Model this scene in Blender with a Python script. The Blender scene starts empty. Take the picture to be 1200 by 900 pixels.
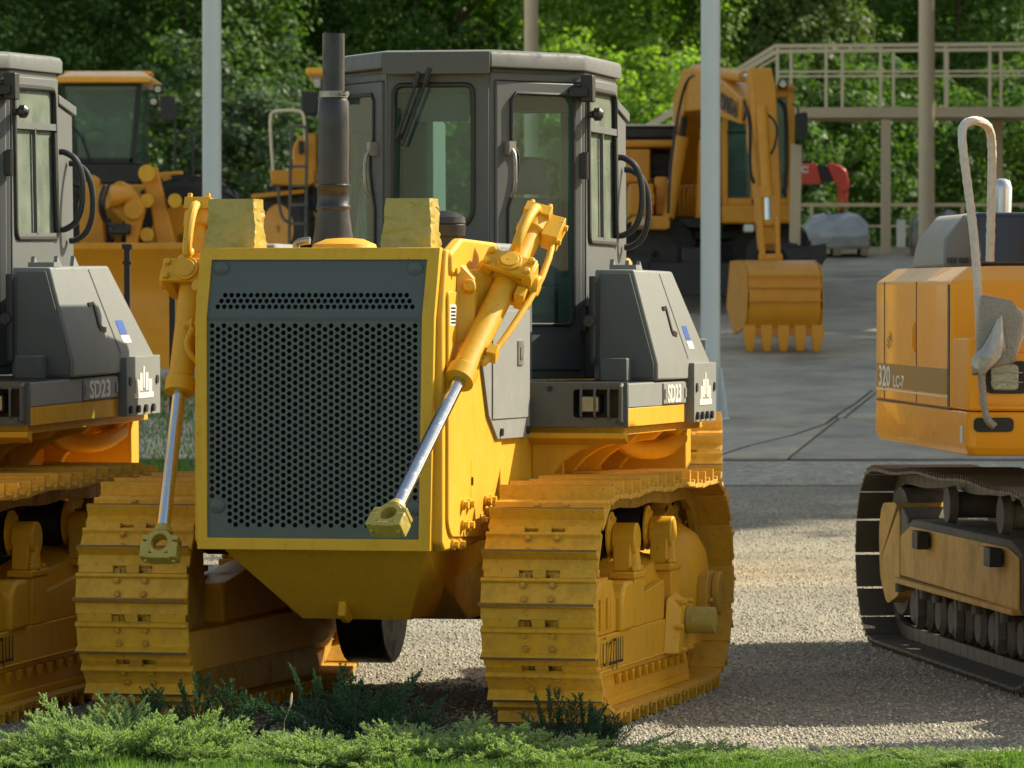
import bpy, bmesh, math, random
import numpy as np
from mathutils import Vector, Matrix
R = math.radians
random.seed(7); rng = np.random.default_rng(7)
sc = bpy.context.scene
col = sc.collection

# ------------------------------------------------------------------ camera
CAMH = 2.095; FPX = 6300.0; PITCH = math.atan(105/FPX)
cd = bpy.data.cameras.new('camera'); cam = bpy.data.objects.new('camera', cd); col.objects.link(cam)
cam.location = (0, 0, CAMH); cam.rotation_euler = (R(90)-PITCH, 0, 0)
cd.sensor_width = 36; cd.lens = 36*FPX/1200; cd.clip_start = .5; cd.clip_end = 3000
cd.dof.use_dof = True; cd.dof.focus_distance = 25.5; cd.dof.aperture_fstop = 8.5
sc.camera = cam
sc.render.resolution_x = 1024; sc.render.resolution_y = 768

# ------------------------------------------------------------------ light
SUN_AZ, SUN_EL = R(61), R(38)
w = bpy.data.worlds.new('World'); sc.world = w; w.use_nodes = True
nt = w.node_tree; sky = nt.nodes.new('ShaderNodeTexSky'); sky.sky_type = 'NISHITA'; sky.sun_disc = False
sky.sun_elevation = SUN_EL; sky.sun_rotation = SUN_AZ
wm = nt.nodes.new('ShaderNodeMix'); wm.data_type = 'RGBA'; wm.blend_type = 'MULTIPLY'; wm.inputs[0].default_value = 1; wm.inputs[7].default_value = (1.18, 1.0, .76, 1)
nt.links.new(sky.outputs[0], wm.inputs[6]); nt.links.new(wm.outputs[2], nt.nodes['Background'].inputs[0]); nt.nodes['Background'].inputs[1].default_value = .14
sd = Vector((math.sin(SUN_AZ)*math.cos(SUN_EL), math.cos(SUN_AZ)*math.cos(SUN_EL), math.sin(SUN_EL)))
ld = bpy.data.lights.new('sun', 'SUN'); ld.energy = 5.0; ld.angle = R(.55); ld.color = (1, .91, .72)
lo = bpy.data.objects.new('sun', ld); lo.rotation_euler = sd.to_track_quat('Z', 'Y').to_euler(); lo.location = (30, 20, 30); col.objects.link(lo)
sc.view_settings.view_transform = 'Standard'; sc.view_settings.look = 'None'
sc.view_settings.exposure = 0.7; sc.view_settings.gamma = 1

def ray(px, py):
    x = (px-600)/FPX; y = (450-py)/FPX; c, s = math.cos(PITCH), math.sin(PITCH)
    return Vector((x, c+y*s, -s+y*c))
def at(px, py, Y):
    r = ray(px, py); t = Y/r.y
    return Vector((r.x*t, Y, CAMH+r.z*t))

# ------------------------------------------------------------------ materials
def mat(name, color, rough=.5, metal=0, grime=0, gcol=None, gscale=6, bump=0, bscale=60, spec=.5, alpha=None, coat=0, chips=0, sheen=0, var=.06):
    m = bpy.data.materials.new(name); m.use_nodes = True; n = m.node_tree.nodes; l = m.node_tree.links
    b = n['Principled BSDF']; b.inputs['Roughness'].default_value = rough; b.inputs['Metallic'].default_value = metal
    b.inputs['Specular IOR Level'].default_value = spec; b.inputs['Coat Weight'].default_value = coat
    b.inputs['Sheen Weight'].default_value = sheen; b.inputs['Sheen Roughness'].default_value = .55; b.inputs['Sheen Tint'].default_value = (1, .97, .88, 1)
    tc = n.new('ShaderNodeTexCoord')
    def noise(sc_, det=5, ro=.6):
        t = n.new('ShaderNodeTexNoise'); t.inputs['Scale'].default_value = sc_; t.inputs['Detail'].default_value = det
        t.inputs['Roughness'].default_value = ro; l.new(tc.outputs['Object'], t.inputs['Vector']); return t.outputs['Fac']
    def ramp(src, a, b_, c0=(0, 0, 0, 1), c1=(1, 1, 1, 1)):
        r = n.new('ShaderNodeValToRGB'); r.color_ramp.elements[0].position = a; r.color_ramp.elements[1].position = b_
        r.color_ramp.elements[0].color = c0; r.color_ramp.elements[1].color = c1; l.new(src, r.inputs[0]); return r.outputs[0]
    def mix(f, a, b_):
        x = n.new('ShaderNodeMix'); x.data_type = 'RGBA'
        for s_, v in ((0, f), (6, a), (7, b_)):
            if isinstance(v, (int, float)): x.inputs[s_].default_value = v
            elif isinstance(v, tuple): x.inputs[s_].default_value = (*v[:3], 1)
            else: l.new(v, x.inputs[s_])
        return x.outputs[2]
    lo_, hi = tuple(c*(1-var) for c in color), tuple(min(1, c*(1+var)) for c in color)
    c = mix(noise(2.3, 3), lo_, hi)
    if grime:
        gc = gcol or tuple(v*.35+.02 for v in color)
        f = ramp(noise(gscale, 9, .72), .52-grime*.12, .72)
        mm = n.new('ShaderNodeMath'); mm.operation = 'MULTIPLY'; l.new(f, mm.inputs[0]); mm.inputs[1].default_value = min(1, grime)
        c = mix(mm.outputs[0], c, gc)
        rr = n.new('ShaderNodeMapRange'); l.new(f, rr.inputs[0]); rr.inputs[3].default_value = rough; rr.inputs[4].default_value = min(1, rough+.3)
        l.new(rr.outputs[0], b.inputs['Roughness'])
    if chips:
        mp = n.new('ShaderNodeMapping'); mp.inputs['Scale'].default_value = (14, 14, 1.1); l.new(tc.outputs['Object'], mp.inputs[0])
        t = n.new('ShaderNodeTexNoise'); t.inputs['Scale'].default_value = 1.6; t.inputs['Detail'].default_value = 4; l.new(mp.outputs[0], t.inputs['Vector'])
        f2 = ramp(t.outputs['Fac'], .50, .74); m2 = n.new('ShaderNodeMath'); m2.operation = 'MULTIPLY'; l.new(f2, m2.inputs[0]); m2.inputs[1].default_value = .30
        c = mix(m2.outputs[0], c, tuple(v*.55+.02 for v in color))
        f3 = ramp(noise(55, 3, .5), .70, .73); m3 = n.new('ShaderNodeMath'); m3.operation = 'MULTIPLY'; l.new(f3, m3.inputs[0]); m3.inputs[1].default_value = .75
        c = mix(m3.outputs[0], c, (.10, .07, .04))
    l.new(c, b.inputs['Base Color'])
    if bump:
        bp = n.new('ShaderNodeBump'); bp.inputs['Strength'].default_value = bump; bp.inputs['Distance'].default_value = .01
        l.new(noise(bscale, 6), bp.inputs['Height']); l.new(bp.outputs[0], b.inputs['Normal'])
    return m
def glass(name, tint, dust=0, dcol=(.45, .5, .42), refl=1.0):
    m = bpy.data.materials.new(name); m.use_nodes = True; n = m.node_tree.nodes; l = m.node_tree.links; n.clear()
    o = n.new('ShaderNodeOutputMaterial'); t = n.new('ShaderNodeBsdfTransparent'); t.inputs[0].default_value = (*tint, 1)
    g = n.new('ShaderNodeBsdfGlossy'); g.inputs['Roughness'].default_value = .03
    lw = n.new('ShaderNodeLayerWeight'); pw = n.new('ShaderNodeMath'); pw.operation = 'POWER'; pw.inputs[1].default_value = 5; l.new(lw.outputs['Facing'], pw.inputs[0])
    mu = n.new('ShaderNodeMath'); mu.operation = 'MULTIPLY_ADD'; mu.use_clamp = True; mu.inputs[1].default_value = .9*refl; mu.inputs[2].default_value = .035*refl; l.new(pw.outputs[0], mu.inputs[0])
    lw.inputs['Blend'].default_value = .5
    x = n.new('ShaderNodeMixShader'); l.new(mu.outputs[0], x.inputs[0]); l.new(t.outputs[0], x.inputs[1]); l.new(g.outputs[0], x.inputs[2])
    out = x
    if dust:  # diffuse veil: real dust on some panes, painted reflection on cab_glass
        d = n.new('ShaderNodeBsdfDiffuse'); d.inputs[0].default_value = (*dcol, 1)
        tc = n.new('ShaderNodeTexCoord'); no = n.new('ShaderNodeTexNoise'); no.inputs['Scale'].default_value = 5; no.inputs['Detail'].default_value = 8
        l.new(tc.outputs['Object'], no.inputs[0]); mr = n.new('ShaderNodeMapRange'); l.new(no.outputs[0], mr.inputs[0])
        mr.inputs[1].default_value = .3; mr.inputs[2].default_value = .75; mr.inputs[3].default_value = dust*.75; mr.inputs[4].default_value = min(1, dust*1.35)
        y = n.new('ShaderNodeMixShader'); l.new(mr.outputs[0], y.inputs[0]); l.new(x.outputs[0], y.inputs[1]); l.new(d.outputs[0], y.inputs[2]); out = y
    l.new(out.outputs[0], o.inputs[0]); return m
def leafmat(name, c0, c1, tr=.35, rough=.5, attr=True):
    m = bpy.data.materials.new(name); m.use_nodes = True; n = m.node_tree.nodes; l = m.node_tree.links; n.clear()
    o = n.new('ShaderNodeOutputMaterial'); d = n.new('ShaderNodeBsdfPrincipled'); d.inputs['Roughness'].default_value = rough; d.inputs['Specular IOR Level'].default_value = .12
    t = n.new('ShaderNodeBsdfTranslucent'); a = n.new('ShaderNodeAttribute'); a.attribute_name = 'tone'
    r = n.new('ShaderNodeMix'); r.data_type = 'RGBA'; r.inputs[6].default_value = (*c0, 1); r.inputs[7].default_value = (*c1, 1)
    l.new(a.outputs['Fac'], r.inputs[0]); l.new(r.outputs[2], d.inputs['Base Color'])
    r2 = n.new('ShaderNodeMix'); r2.data_type = 'RGBA'; r2.blend_type = 'MULTIPLY'; r2.inputs[0].default_value = 1
    l.new(r.outputs[2], r2.inputs[6]); r2.inputs[7].default_value = (1.3, 1.5, .5, 1); l.new(r2.outputs[2], t.inputs[0])
    x = n.new('ShaderNodeMixShader'); x.inputs[0].default_value = tr; l.new(d.outputs[0], x.inputs[1]); l.new(t.outputs[0], x.inputs[2]); l.new(x.outputs[0], o.inputs[0])
    return m
M = {}
M['yel'] = mat('yellow_paint', (.72, .385, .012), .55, 0, .14, (.34, .19, .03), 9, .05, 90, .5, chips=1)
M['yelp'] = mat('yellow_paint_clean', (.74, .395, .014), .5, 0, .10, (.4, .24, .03), 7, .03, 40, .5, chips=1)
M['yelt'] = mat('yellow_paint_muddy', (.68, .365, .015), .58, 0, .5, (.26, .165, .04), 11, .25, 80, .6, chips=1)
M['yeldk'] = mat('yellow_paint_oily', (.50, .28, .03), .5, 0, .5, (.13, .085, .03), 7, .2, 70, .4)
M['pack'] = mat('oiled_yellow_paper', (.44, .34, .07), .32, 0, .5, (.26, .18, .03), 12, 1, 14, .6)
M['org'] = mat('orange_paint', (.90, .40, .014), .34, 0, .05, (.5, .25, .03), 5, .015, 20, .5, coat=.15)
M['lyel'] = mat('loader_yellow', (.68, .285, .010), .42, 0, .25, (.25, .12, .02), 5, .05, 30, .5)
M['cab'] = mat('charcoal_paint', (.078, .088, .088), .6, 0, .10, (.19, .18, .15), 12, .04, 120, .6, sheen=.10)
M['grl'] = mat('slate_grille_paint', (.085, .098, .094), .45, 0, .1, (.13, .14, .12), 8, .04, 120, .5)
M['boxg'] = mat('grey_box_paint', (.145, .158, .150), .65, 0, .14, (.26, .25, .21), 10, .04, 100, .7, sheen=.25)
M['seal'] = mat('black_rubber_seal', (.018, .018, .018), .5)
M['blk'] = mat('black_paint', (.014, .014, .015), .45, 0, .15, (.05, .045, .04), 9)
M['exh'] = mat('exhaust_charcoal', (.035, .036, .040), .35, .2, .2, (.08, .06, .045), 14, .05, 70)
M['core'] = mat('radiator_core', (.012, .013, .013), .8, 0, .2, (.04, .035, .025), 20)
M['rod'] = mat('chromed_rod', (.62, .65, .68), .18, 1, .05, (.3, .3, .3), 20)
M['stl'] = mat('bare_steel', (.33, .32, .30), .42, .8, .3, (.14, .11, .08), 20, .1, 60)
M['tyre'] = mat('tyre_rubber', (.022, .02, .019), .75, 0, .5, (.07, .06, .045), 12, .3, 60)
M['rubr'] = mat('black_hose', (.012, .012, .012), .45)
M['dtrk'] = mat('dark_track_steel', (.105, .09, .07), .42, .45, .45, (.16, .135, .10), 16, .3, 70)
M['dust'] = mat('dusty_dark_frame', (.10, .092, .078), .75, 0, .6, (.26, .225, .17), 6, .5, 40)
M['g1'] = glass('cab_glass', (.64, .88, .82), .10, (.24, .38, .34), .8)  # teal diffuse veil paints in the grey-green reflections
M['g2'] = glass('dusty_cab_glass', (.66, .82, .76), .42, (.38, .44, .35), .9)
M['gl'] = glass('far_cab_glass', (.5, .68, .66), .16, (.22, .36, .33), .8)
M['lens'] = mat('lamp_lens', (.36, .35, .30), .15, .6, 0, bump=.4, bscale=45)
M['amb'] = mat('amber_lens', (.75, .16, .01), .2)
M['wht'] = mat('white_marking', (.78, .77, .72), .5)
M['whb'] = mat('white_blue_pole_paint', (.55, .60, .60), .42, 0, .1, (.4, .42, .42), 5, .05, 50)
M['tan'] = mat('tan_column_paint', (.56, .44, .29), .5, 0, .15, (.30, .24, .17), 4, .05, 40)
M['rail'] = mat('cream_rail_paint', (.76, .63, .42), .5, 0, .15, (.35, .28, .2), 6)
M['red'] = mat('red_crane_paint', (.62, .055, .03), .35)
M['conc'] = mat('pale_concrete', (.54, .46, .345), .85, 0, .8, (.22, .20, .165), 1.1, .5, 30, .2, var=.2)
M['conc2'] = mat('darker_concrete', (.44, .38, .29), .85, 0, .8, (.22, .205, .17), 1.9, .4, 30, .2, var=.14)
M['joint'] = mat('joint_soil', (.05, .045, .035), .9)
M['wood'] = mat('pallet_wood', (.30, .22, .13), .8, 0, .3, None, 10)
M['worn'] = mat('worn_grouser_steel', (.15, .10, .045), .6, .2, .5, (.40, .25, .04), 14)
M['foam'] = mat('white_foam_wrap', (.66, .65, .62), .7, 0, .45, (.36, .30, .27), 30, .9, 45)
M['bub'] = mat('bubble_wrap', (.27, .26, .23), .22, .1, .3, (.5, .48, .44), 14, .8, 70, .8)
M['film'] = mat('clear_plastic_film', (.40, .41, .40), .14, .1, .5, (.16, .15, .14), 5, 1, 9, 1.0)
M['film2'] = mat('dark_plastic_film', (.16, .14, .125), .16, .1, .5, (.38, .34, .30), 4, 1, 9, 1.0)
M['hoodk'] = mat('black_gloss_cowl', (.02, .022, .03), .12, 0, coat=.6)
M['alu'] = mat('galvanised_pipe', (.55, .60, .66), .3, .6)
M['seat'] = mat('grey_seat_vinyl', (.10, .10, .095), .6)
M['band'] = mat('dark_stripe_decal', (.28, .17, .035), .3)
M['lawnsoil'] = mat('lawn_ground', (.05, .10, .022), .9, 0, .5, (.03, .06, .015), 8, .5, 20, .1)
M['decal'] = mat('blue_decal', (.05, .12, .42), .4)
M['bark'] = mat('tree_bark', (.10, .08, .055), .9, 0, .5, (.05, .04, .03), 8, .8, 20, .1)

# ------------------------------------------------------------------ mesh helpers
class MB:
    def __init__(s): s.v = []; s.f = []
    def add(s, vs, fs):
        o = len(s.v); s.v += [tuple(v) for v in vs]; s.f += [[i+o for i in f] for f in fs]; return s
    def box(s, x0, x1, y0, y1, z0, z1):
        return s.add([(x0, y0, z0), (x1, y0, z0), (x1, y1, z0), (x0, y1, z0), (x0, y0, z1), (x1, y0, z1), (x1, y1, z1), (x0, y1, z1)],
                     [(0, 3, 2, 1), (4, 5, 6, 7), (0, 1, 5, 4), (1, 2, 6, 5), (2, 3, 7, 6), (3, 0, 4, 7)])
    def obox(s, c, ax, ay, az, sx, sy, sz):
        c = Vector(c); ax, ay, az = Vector(ax).normalized()*sx/2, Vector(ay).normalized()*sy/2, Vector(az).normalized()*sz/2
        vs = [c+a*ax+b*ay+d*az for d in (-1, 1) for a, b in ((-1, -1), (1, -1), (1, 1), (-1, 1))]
        return s.add(vs, [(0, 3, 2, 1), (4, 5, 6, 7), (0, 1, 5, 4), (1, 2, 6, 5), (2, 3, 7, 6), (3, 0, 4, 7)])
    def bar(s, a, b, w, h, up=(0, 0, 1)):
        a, b = Vector(a), Vector(b); d = b-a; u = Vector(up)
        if abs(d.normalized().dot(u)) > .98: u = Vector((0, 1, 0))
        x = d.cross(u).normalized(); z = x.cross(d).normalized()
        return s.obox((a+b)/2, x, d, z, w, d.length, h)
    def prism(s, poly, ax, a, b):
        n = len(poly)
        def P(p, t): return {'x': (t, p[0], p[1]), 'y': (p[0], t, p[1]), 'z': (p[0], p[1], t)}[ax]
        vs = [P(p, a) for p in poly]+[P(p, b) for p in poly]
        return s.add(vs, [list(range(n))[::-1], list(range(n, 2*n))]+[(i, (i+1) % n, n+(i+1) % n, n+i) for i in range(n)])
    def cyl(s, a, b, r0, r1=None, n=16, caps=True):
        a, b = Vector(a), Vector(b); r1 = r0 if r1 is None else r1; d = (b-a).normalized()
        u = d.orthogonal().normalized(); v = d.cross(u)
        vs = []
        for p, r in ((a, r0), (b, r1)):
            for i in range(n):
                t = 2*math.pi*(i+.5)/n; vs.append(p+u*math.cos(t)*r+v*math.sin(t)*r)
        fs = [(i, (i+1) % n, n+(i+1) % n, n+i) for i in range(n)]
        if caps: fs += [list(range(n))[::-1], list(range(n, 2*n))]
        return s.add(vs, fs)
    def lathe(s, a, d, prof, n=24):   # prof: (dist along d, radius)
        a = Vector(a); d = Vector(d).normalized(); u = d.orthogonal().normalized(); v = d.cross(u); vs = []; fs = []
        for t, r in prof:
            for i in range(n):
                q = 2*math.pi*i/n; vs.append(a+d*t+u*math.cos(q)*r+v*math.sin(q)*r)
        for k in range(len(prof)-1):
            fs += [(k*n+i, k*n+(i+1) % n, (k+1)*n+(i+1) % n, (k+1)*n+i) for i in range(n)]
        fs += [list(range(n))[::-1], list(range((len(prof)-1)*n, len(prof)*n))]
        return s.add(vs, fs)
    def tube(s, pts, r, n=8, sm=0):
        pts = [Vector(p) for p in pts]
        for _ in range(sm):
            q = [pts[0]]
            for i in range(len(pts)-1): q += [pts[i].lerp(pts[i+1], .25), pts[i].lerp(pts[i+1], .75)]
            pts = q+[pts[-1]]
        vs = []; fs = []; u = None
        for i, p in enumerate(pts):
            d = (pts[min(i+1, len(pts)-1)]-pts[max(i-1, 0)]).normalized()
            u = d.orthogonal().normalized() if u is None else (u-d*u.dot(d)).normalized()
            v = d.cross(u); rr = r[min(i, len(r)-1)] if isinstance(r, (list, tuple)) else r
            for k in range(n):
                t = 2*math.pi*k/n; vs.append(p+u*math.cos(t)*rr+v*math.sin(t)*rr)
        for i in range(len(pts)-1):
            fs += [(i*n+k, i*n+(k+1) % n, (i+1)*n+(k+1) % n, (i+1)*n+k) for k in range(n)]
        fs += [list(range(n))[::-1], list(range((len(pts)-1)*n, len(pts)*n))]
        return s.add(vs, fs)
    def loft(s, rings):
        n = len(rings[0]); vs = [p for r in rings for p in r]; fs = []
        for k in range(len(rings)-1): fs += [(k*n+i, k*n+(i+1) % n, (k+1)*n+(i+1) % n, (k+1)*n+i) for i in range(n)]
        fs += [list(range(n))[::-1], list(range((len(rings)-1)*n, len(rings)*n))]
        return s.add(vs, fs)
    def hull(s, pts):
        bm = bmesh.new()
        for p in pts: bm.verts.new(p)
        r = bmesh.ops.convex_hull(bm, input=bm.verts)
        bmesh.ops.delete(bm, geom=[g for g in r['geom_interior'] if isinstance(g, bmesh.types.BMVert)], context='VERTS')
        bmesh.ops.dissolve_limit(bm, angle_limit=.01, verts=bm.verts, edges=bm.edges)
        bm.verts.index_update(); s.add([v.co[:] for v in bm.verts], [[v.index for v in f.verts] for f in bm.faces]); bm.free(); return s
    def plate(s, outer, holes, nrm, th):     # planar 3D loops, thickness against nrm
        bm = bmesh.new(); ed = []
        for lp in [outer]+holes:
            vs = [bm.verts.new(p) for p in lp]
            ed += [bm.edges.new((vs[i], vs[(i+1) % len(vs)])) for i in range(len(vs))]
        bmesh.ops.triangle_fill(bm, use_beauty=True, use_dissolve=True, edges=ed, normal=nrm)
        r = bmesh.ops.extrude_face_region(bm, geom=bm.faces[:])
        nv = Vector(nrm).normalized()*-th
        bmesh.ops.translate(bm, vec=nv, verts=[g for g in r['geom'] if isinstance(g, bmesh.types.BMVert)])
        bmesh.ops.recalc_face_normals(bm, faces=bm.faces[:])
        bm.verts.index_update(); s.add([v.co[:] for v in bm.verts], [[v.index for v in f.verts] for f in bm.faces]); bm.free(); return s
    def mirror(s):
        s.v = [(-x, y, z) for x, y, z in s.v]; s.f = [f[::-1] for f in s.f]; return s
    def split(s, name, m, parent=None, **k):    # every separate piece becomes a part of its own
        par = list(range(len(s.v)))
        def fd(i):
            while par[i] != i: par[i] = par[par[i]]; i = par[i]
            return i
        for f in s.f:
            for j in f[1:]: par[fd(j)] = fd(f[0])
        g = {}
        for f in s.f: g.setdefault(fd(f[0]), []).append(f)
        out = []
        for fs in g.values():
            mb = MB(); ix = {}
            for f in fs:
                for j in f:
                    if j not in ix: ix[j] = len(mb.v); mb.v.append(s.v[j])
                mb.f.append([ix[j] for j in f])
            out.append(mb.build(name, m, parent, **k))
        return out
    def build(s, name, m, parent=None, bevel=0, smooth=True, off=None, label=None, ang=32, recalc=True):
        me = bpy.data.meshes.new(name); o_ = off or (0, 0, 0)
        me.from_pydata([(x-o_[0], y-o_[1], z-o_[2]) for x, y, z in s.v], [], s.f); me.materials.append(M[m] if isinstance(m, str) else m)
        if recalc:
            bm = bmesh.new(); bm.from_mesh(me); bmesh.ops.recalc_face_normals(bm, faces=bm.faces[:]); bm.to_mesh(me); bm.free()
        if smooth:
            me.shade_smooth(); me.set_sharp_from_angle(angle=R(ang))
        o = bpy.data.objects.new(name, me); col.objects.link(o)
        if parent: o.parent = parent
        if bevel:
            b = o.modifiers.new('bevel', 'BEVEL'); b.width = bevel; b.segments = 2; b.limit_method = 'ANGLE'; b.angle_limit = R(35); b.harden_normals = False
        if label: o['label'] = label
        return o
def tag(o, label=None, cat=None, group=None, kind=None):
    if label: o['label'] = label
    if cat: o['category'] = cat
    if group: o['group'] = group
    if kind: o['kind'] = kind
    return o
def empty(name, loc=(0, 0, 0), rot=(0, 0, 0)):
    o = bpy.data.objects.new(name, None); o.location = loc; o.rotation_euler = rot; o.empty_display_size = .3; col.objects.link(o); return o
def kids(o): return [c for c in list(bpy.data.objects) if c.parent == o]
def copy_tree(o, parent=None, skip=()):
    c = o.copy(); col.objects.link(c); c.parent = parent
    for ch in kids(o):
        if ch.name.split('.')[0] not in skip: copy_tree(ch, c, skip)
    return c
def text(name, body, size, m, parent, origin, xdir, ydir, sx=1, bold=0, th=.002, off=None):
    cu = bpy.data.curves.new(name, 'FONT'); cu.body = body; cu.size = size; cu.extrude = th; cu.offset = bold; cu.resolution_u = 3
    t = bpy.data.objects.new(name, cu); col.objects.link(t); bpy.context.view_layer.update()
    me = bpy.data.meshes.new_from_object(t.evaluated_get(bpy.context.evaluated_depsgraph_get())); bpy.data.objects.remove(t)
    x = Vector(xdir).normalized(); y = Vector(ydir); y = (y-x*y.dot(x)).normalized(); z = x.cross(y)
    mt = Matrix(((x.x*sx, y.x, z.x, origin[0]), (x.y*sx, y.y, z.y, origin[1]), (x.z*sx, y.z, z.z, origin[2]), (0, 0, 0, 1)))
    me.transform(mt)
    if off: me.transform(Matrix.Translation(-Vector(off)))
    me.materials.clear(); me.materials.append(M[m]); o = bpy.data.objects.new(name, me); col.objects.link(o); o.parent = parent; return o
def rrect(pts, r, n=4):    # round the corners of a 2D polygon; r scalar or list
    out = []; N = len(pts)
    for i, p in enumerate(pts):
        p = Vector(p); a = Vector(pts[i-1]); b = Vector(pts[(i+1) % N]); rr = r[i] if isinstance(r, (list, tuple)) else r
        if rr <= 0: out.append(tuple(p)); continue
        p0 = p+(a-p).normalized()*rr; p1 = p+(b-p).normalized()*rr
        for k in range(n+1):
            t = k/n; out.append(tuple((1-t)**2*p0+2*t*(1-t)*p+t*t*p1))
    return out
# ------------------------------------------------------------------ bulldozer
def track_path(y0, y1, zc, r, n, lift=0):
    L = y1-y0; per = 2*L+2*math.pi*r
    def P(s):
        s %= per
        if s < L:
            t = s/L; return (y0+s, zc+r-.018*math.sin(math.pi*t*3)**2+lift*math.sin(math.pi*t))
        s -= L
        if s < math.pi*r: a = math.pi/2-s/r; return (y1+r*math.cos(a), zc+r*math.sin(a))
        s -= math.pi*r
        if s < L: return (y1-s, zc-r)
        s -= L; a = -math.pi/2-s/r; return (y0+r*math.cos(a), zc+r*math.sin(a))
    out = []
    for i in range(n):
        a = P((i+.35)*per/n); b = P((i+1.35)*per/n); c = ((a[0]+b[0])/2, (a[1]+b[1])/2); d = Vector((b[0]-a[0], b[1]-a[1]))
        out.append((c, math.atan2(d.y, d.x), d.length))
    return out
def dozer_shoe():
    m = MB(); W = .28
    # profile across the shoe (s, n): recessed tail, grouser, plate, lip
    prof = [(-.118, .026), (-.118, .040), (-.066, .050), (-.060, .112), (-.046, .112), (-.038, .056), (.052, .052), (.062, .070), (.076, .070), (.080, .050), (.080, .032)]
    k = .012
    ring = lambda x, e: [(x, s_, n_) for s_, n_ in prof]
    m.loft([ring(-W, 0), ring(W, 0)])
    for a, b in ((-W+.01, -.098), (-.032, .032), (.098, W-.01)): m.box(a, b, .0805, .122, .036, .050)
    for x in (-.088, -.038, .038, .088): pass
    m.nf = len(m.f)
    for x in (-.073, .068):
        for s_ in (-.022, .044):
            xx = x+(.006*(1 if x < 0 else -1) if s_ < 0 else 0); m.cyl((xx, s_, .052), (xx, s_, .057), .021, n=12); m.cyl((xx, s_, .056), (xx, s_, .074), .0145, n=6)
    return m
def chain_link(m, xc, c, a, L, w=.085, h=.055):
    t = Vector((0, math.cos(a), math.sin(a))); nn = Vector((0, -math.sin(a), math.cos(a))); p = Vector((0, c[0], c[1]))
    for sx in (-1, 1):
        m.obox(p+Vector((xc+sx*w, 0, 0))+nn*-.012, (1, 0, 0), t, nn, .032, L*.96, h*1.5)
        m.obox(p+Vector((xc+sx*(w-.028), 0, 0))+nn*-.012+t*L*.42, (1, 0, 0), t, nn, .022, L*.3, h*1.1)
    q = p+t*L/2; m.cyl((xc-w, q.y, q.z), (xc+w, q.y, q.z), .024, n=8)

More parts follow.
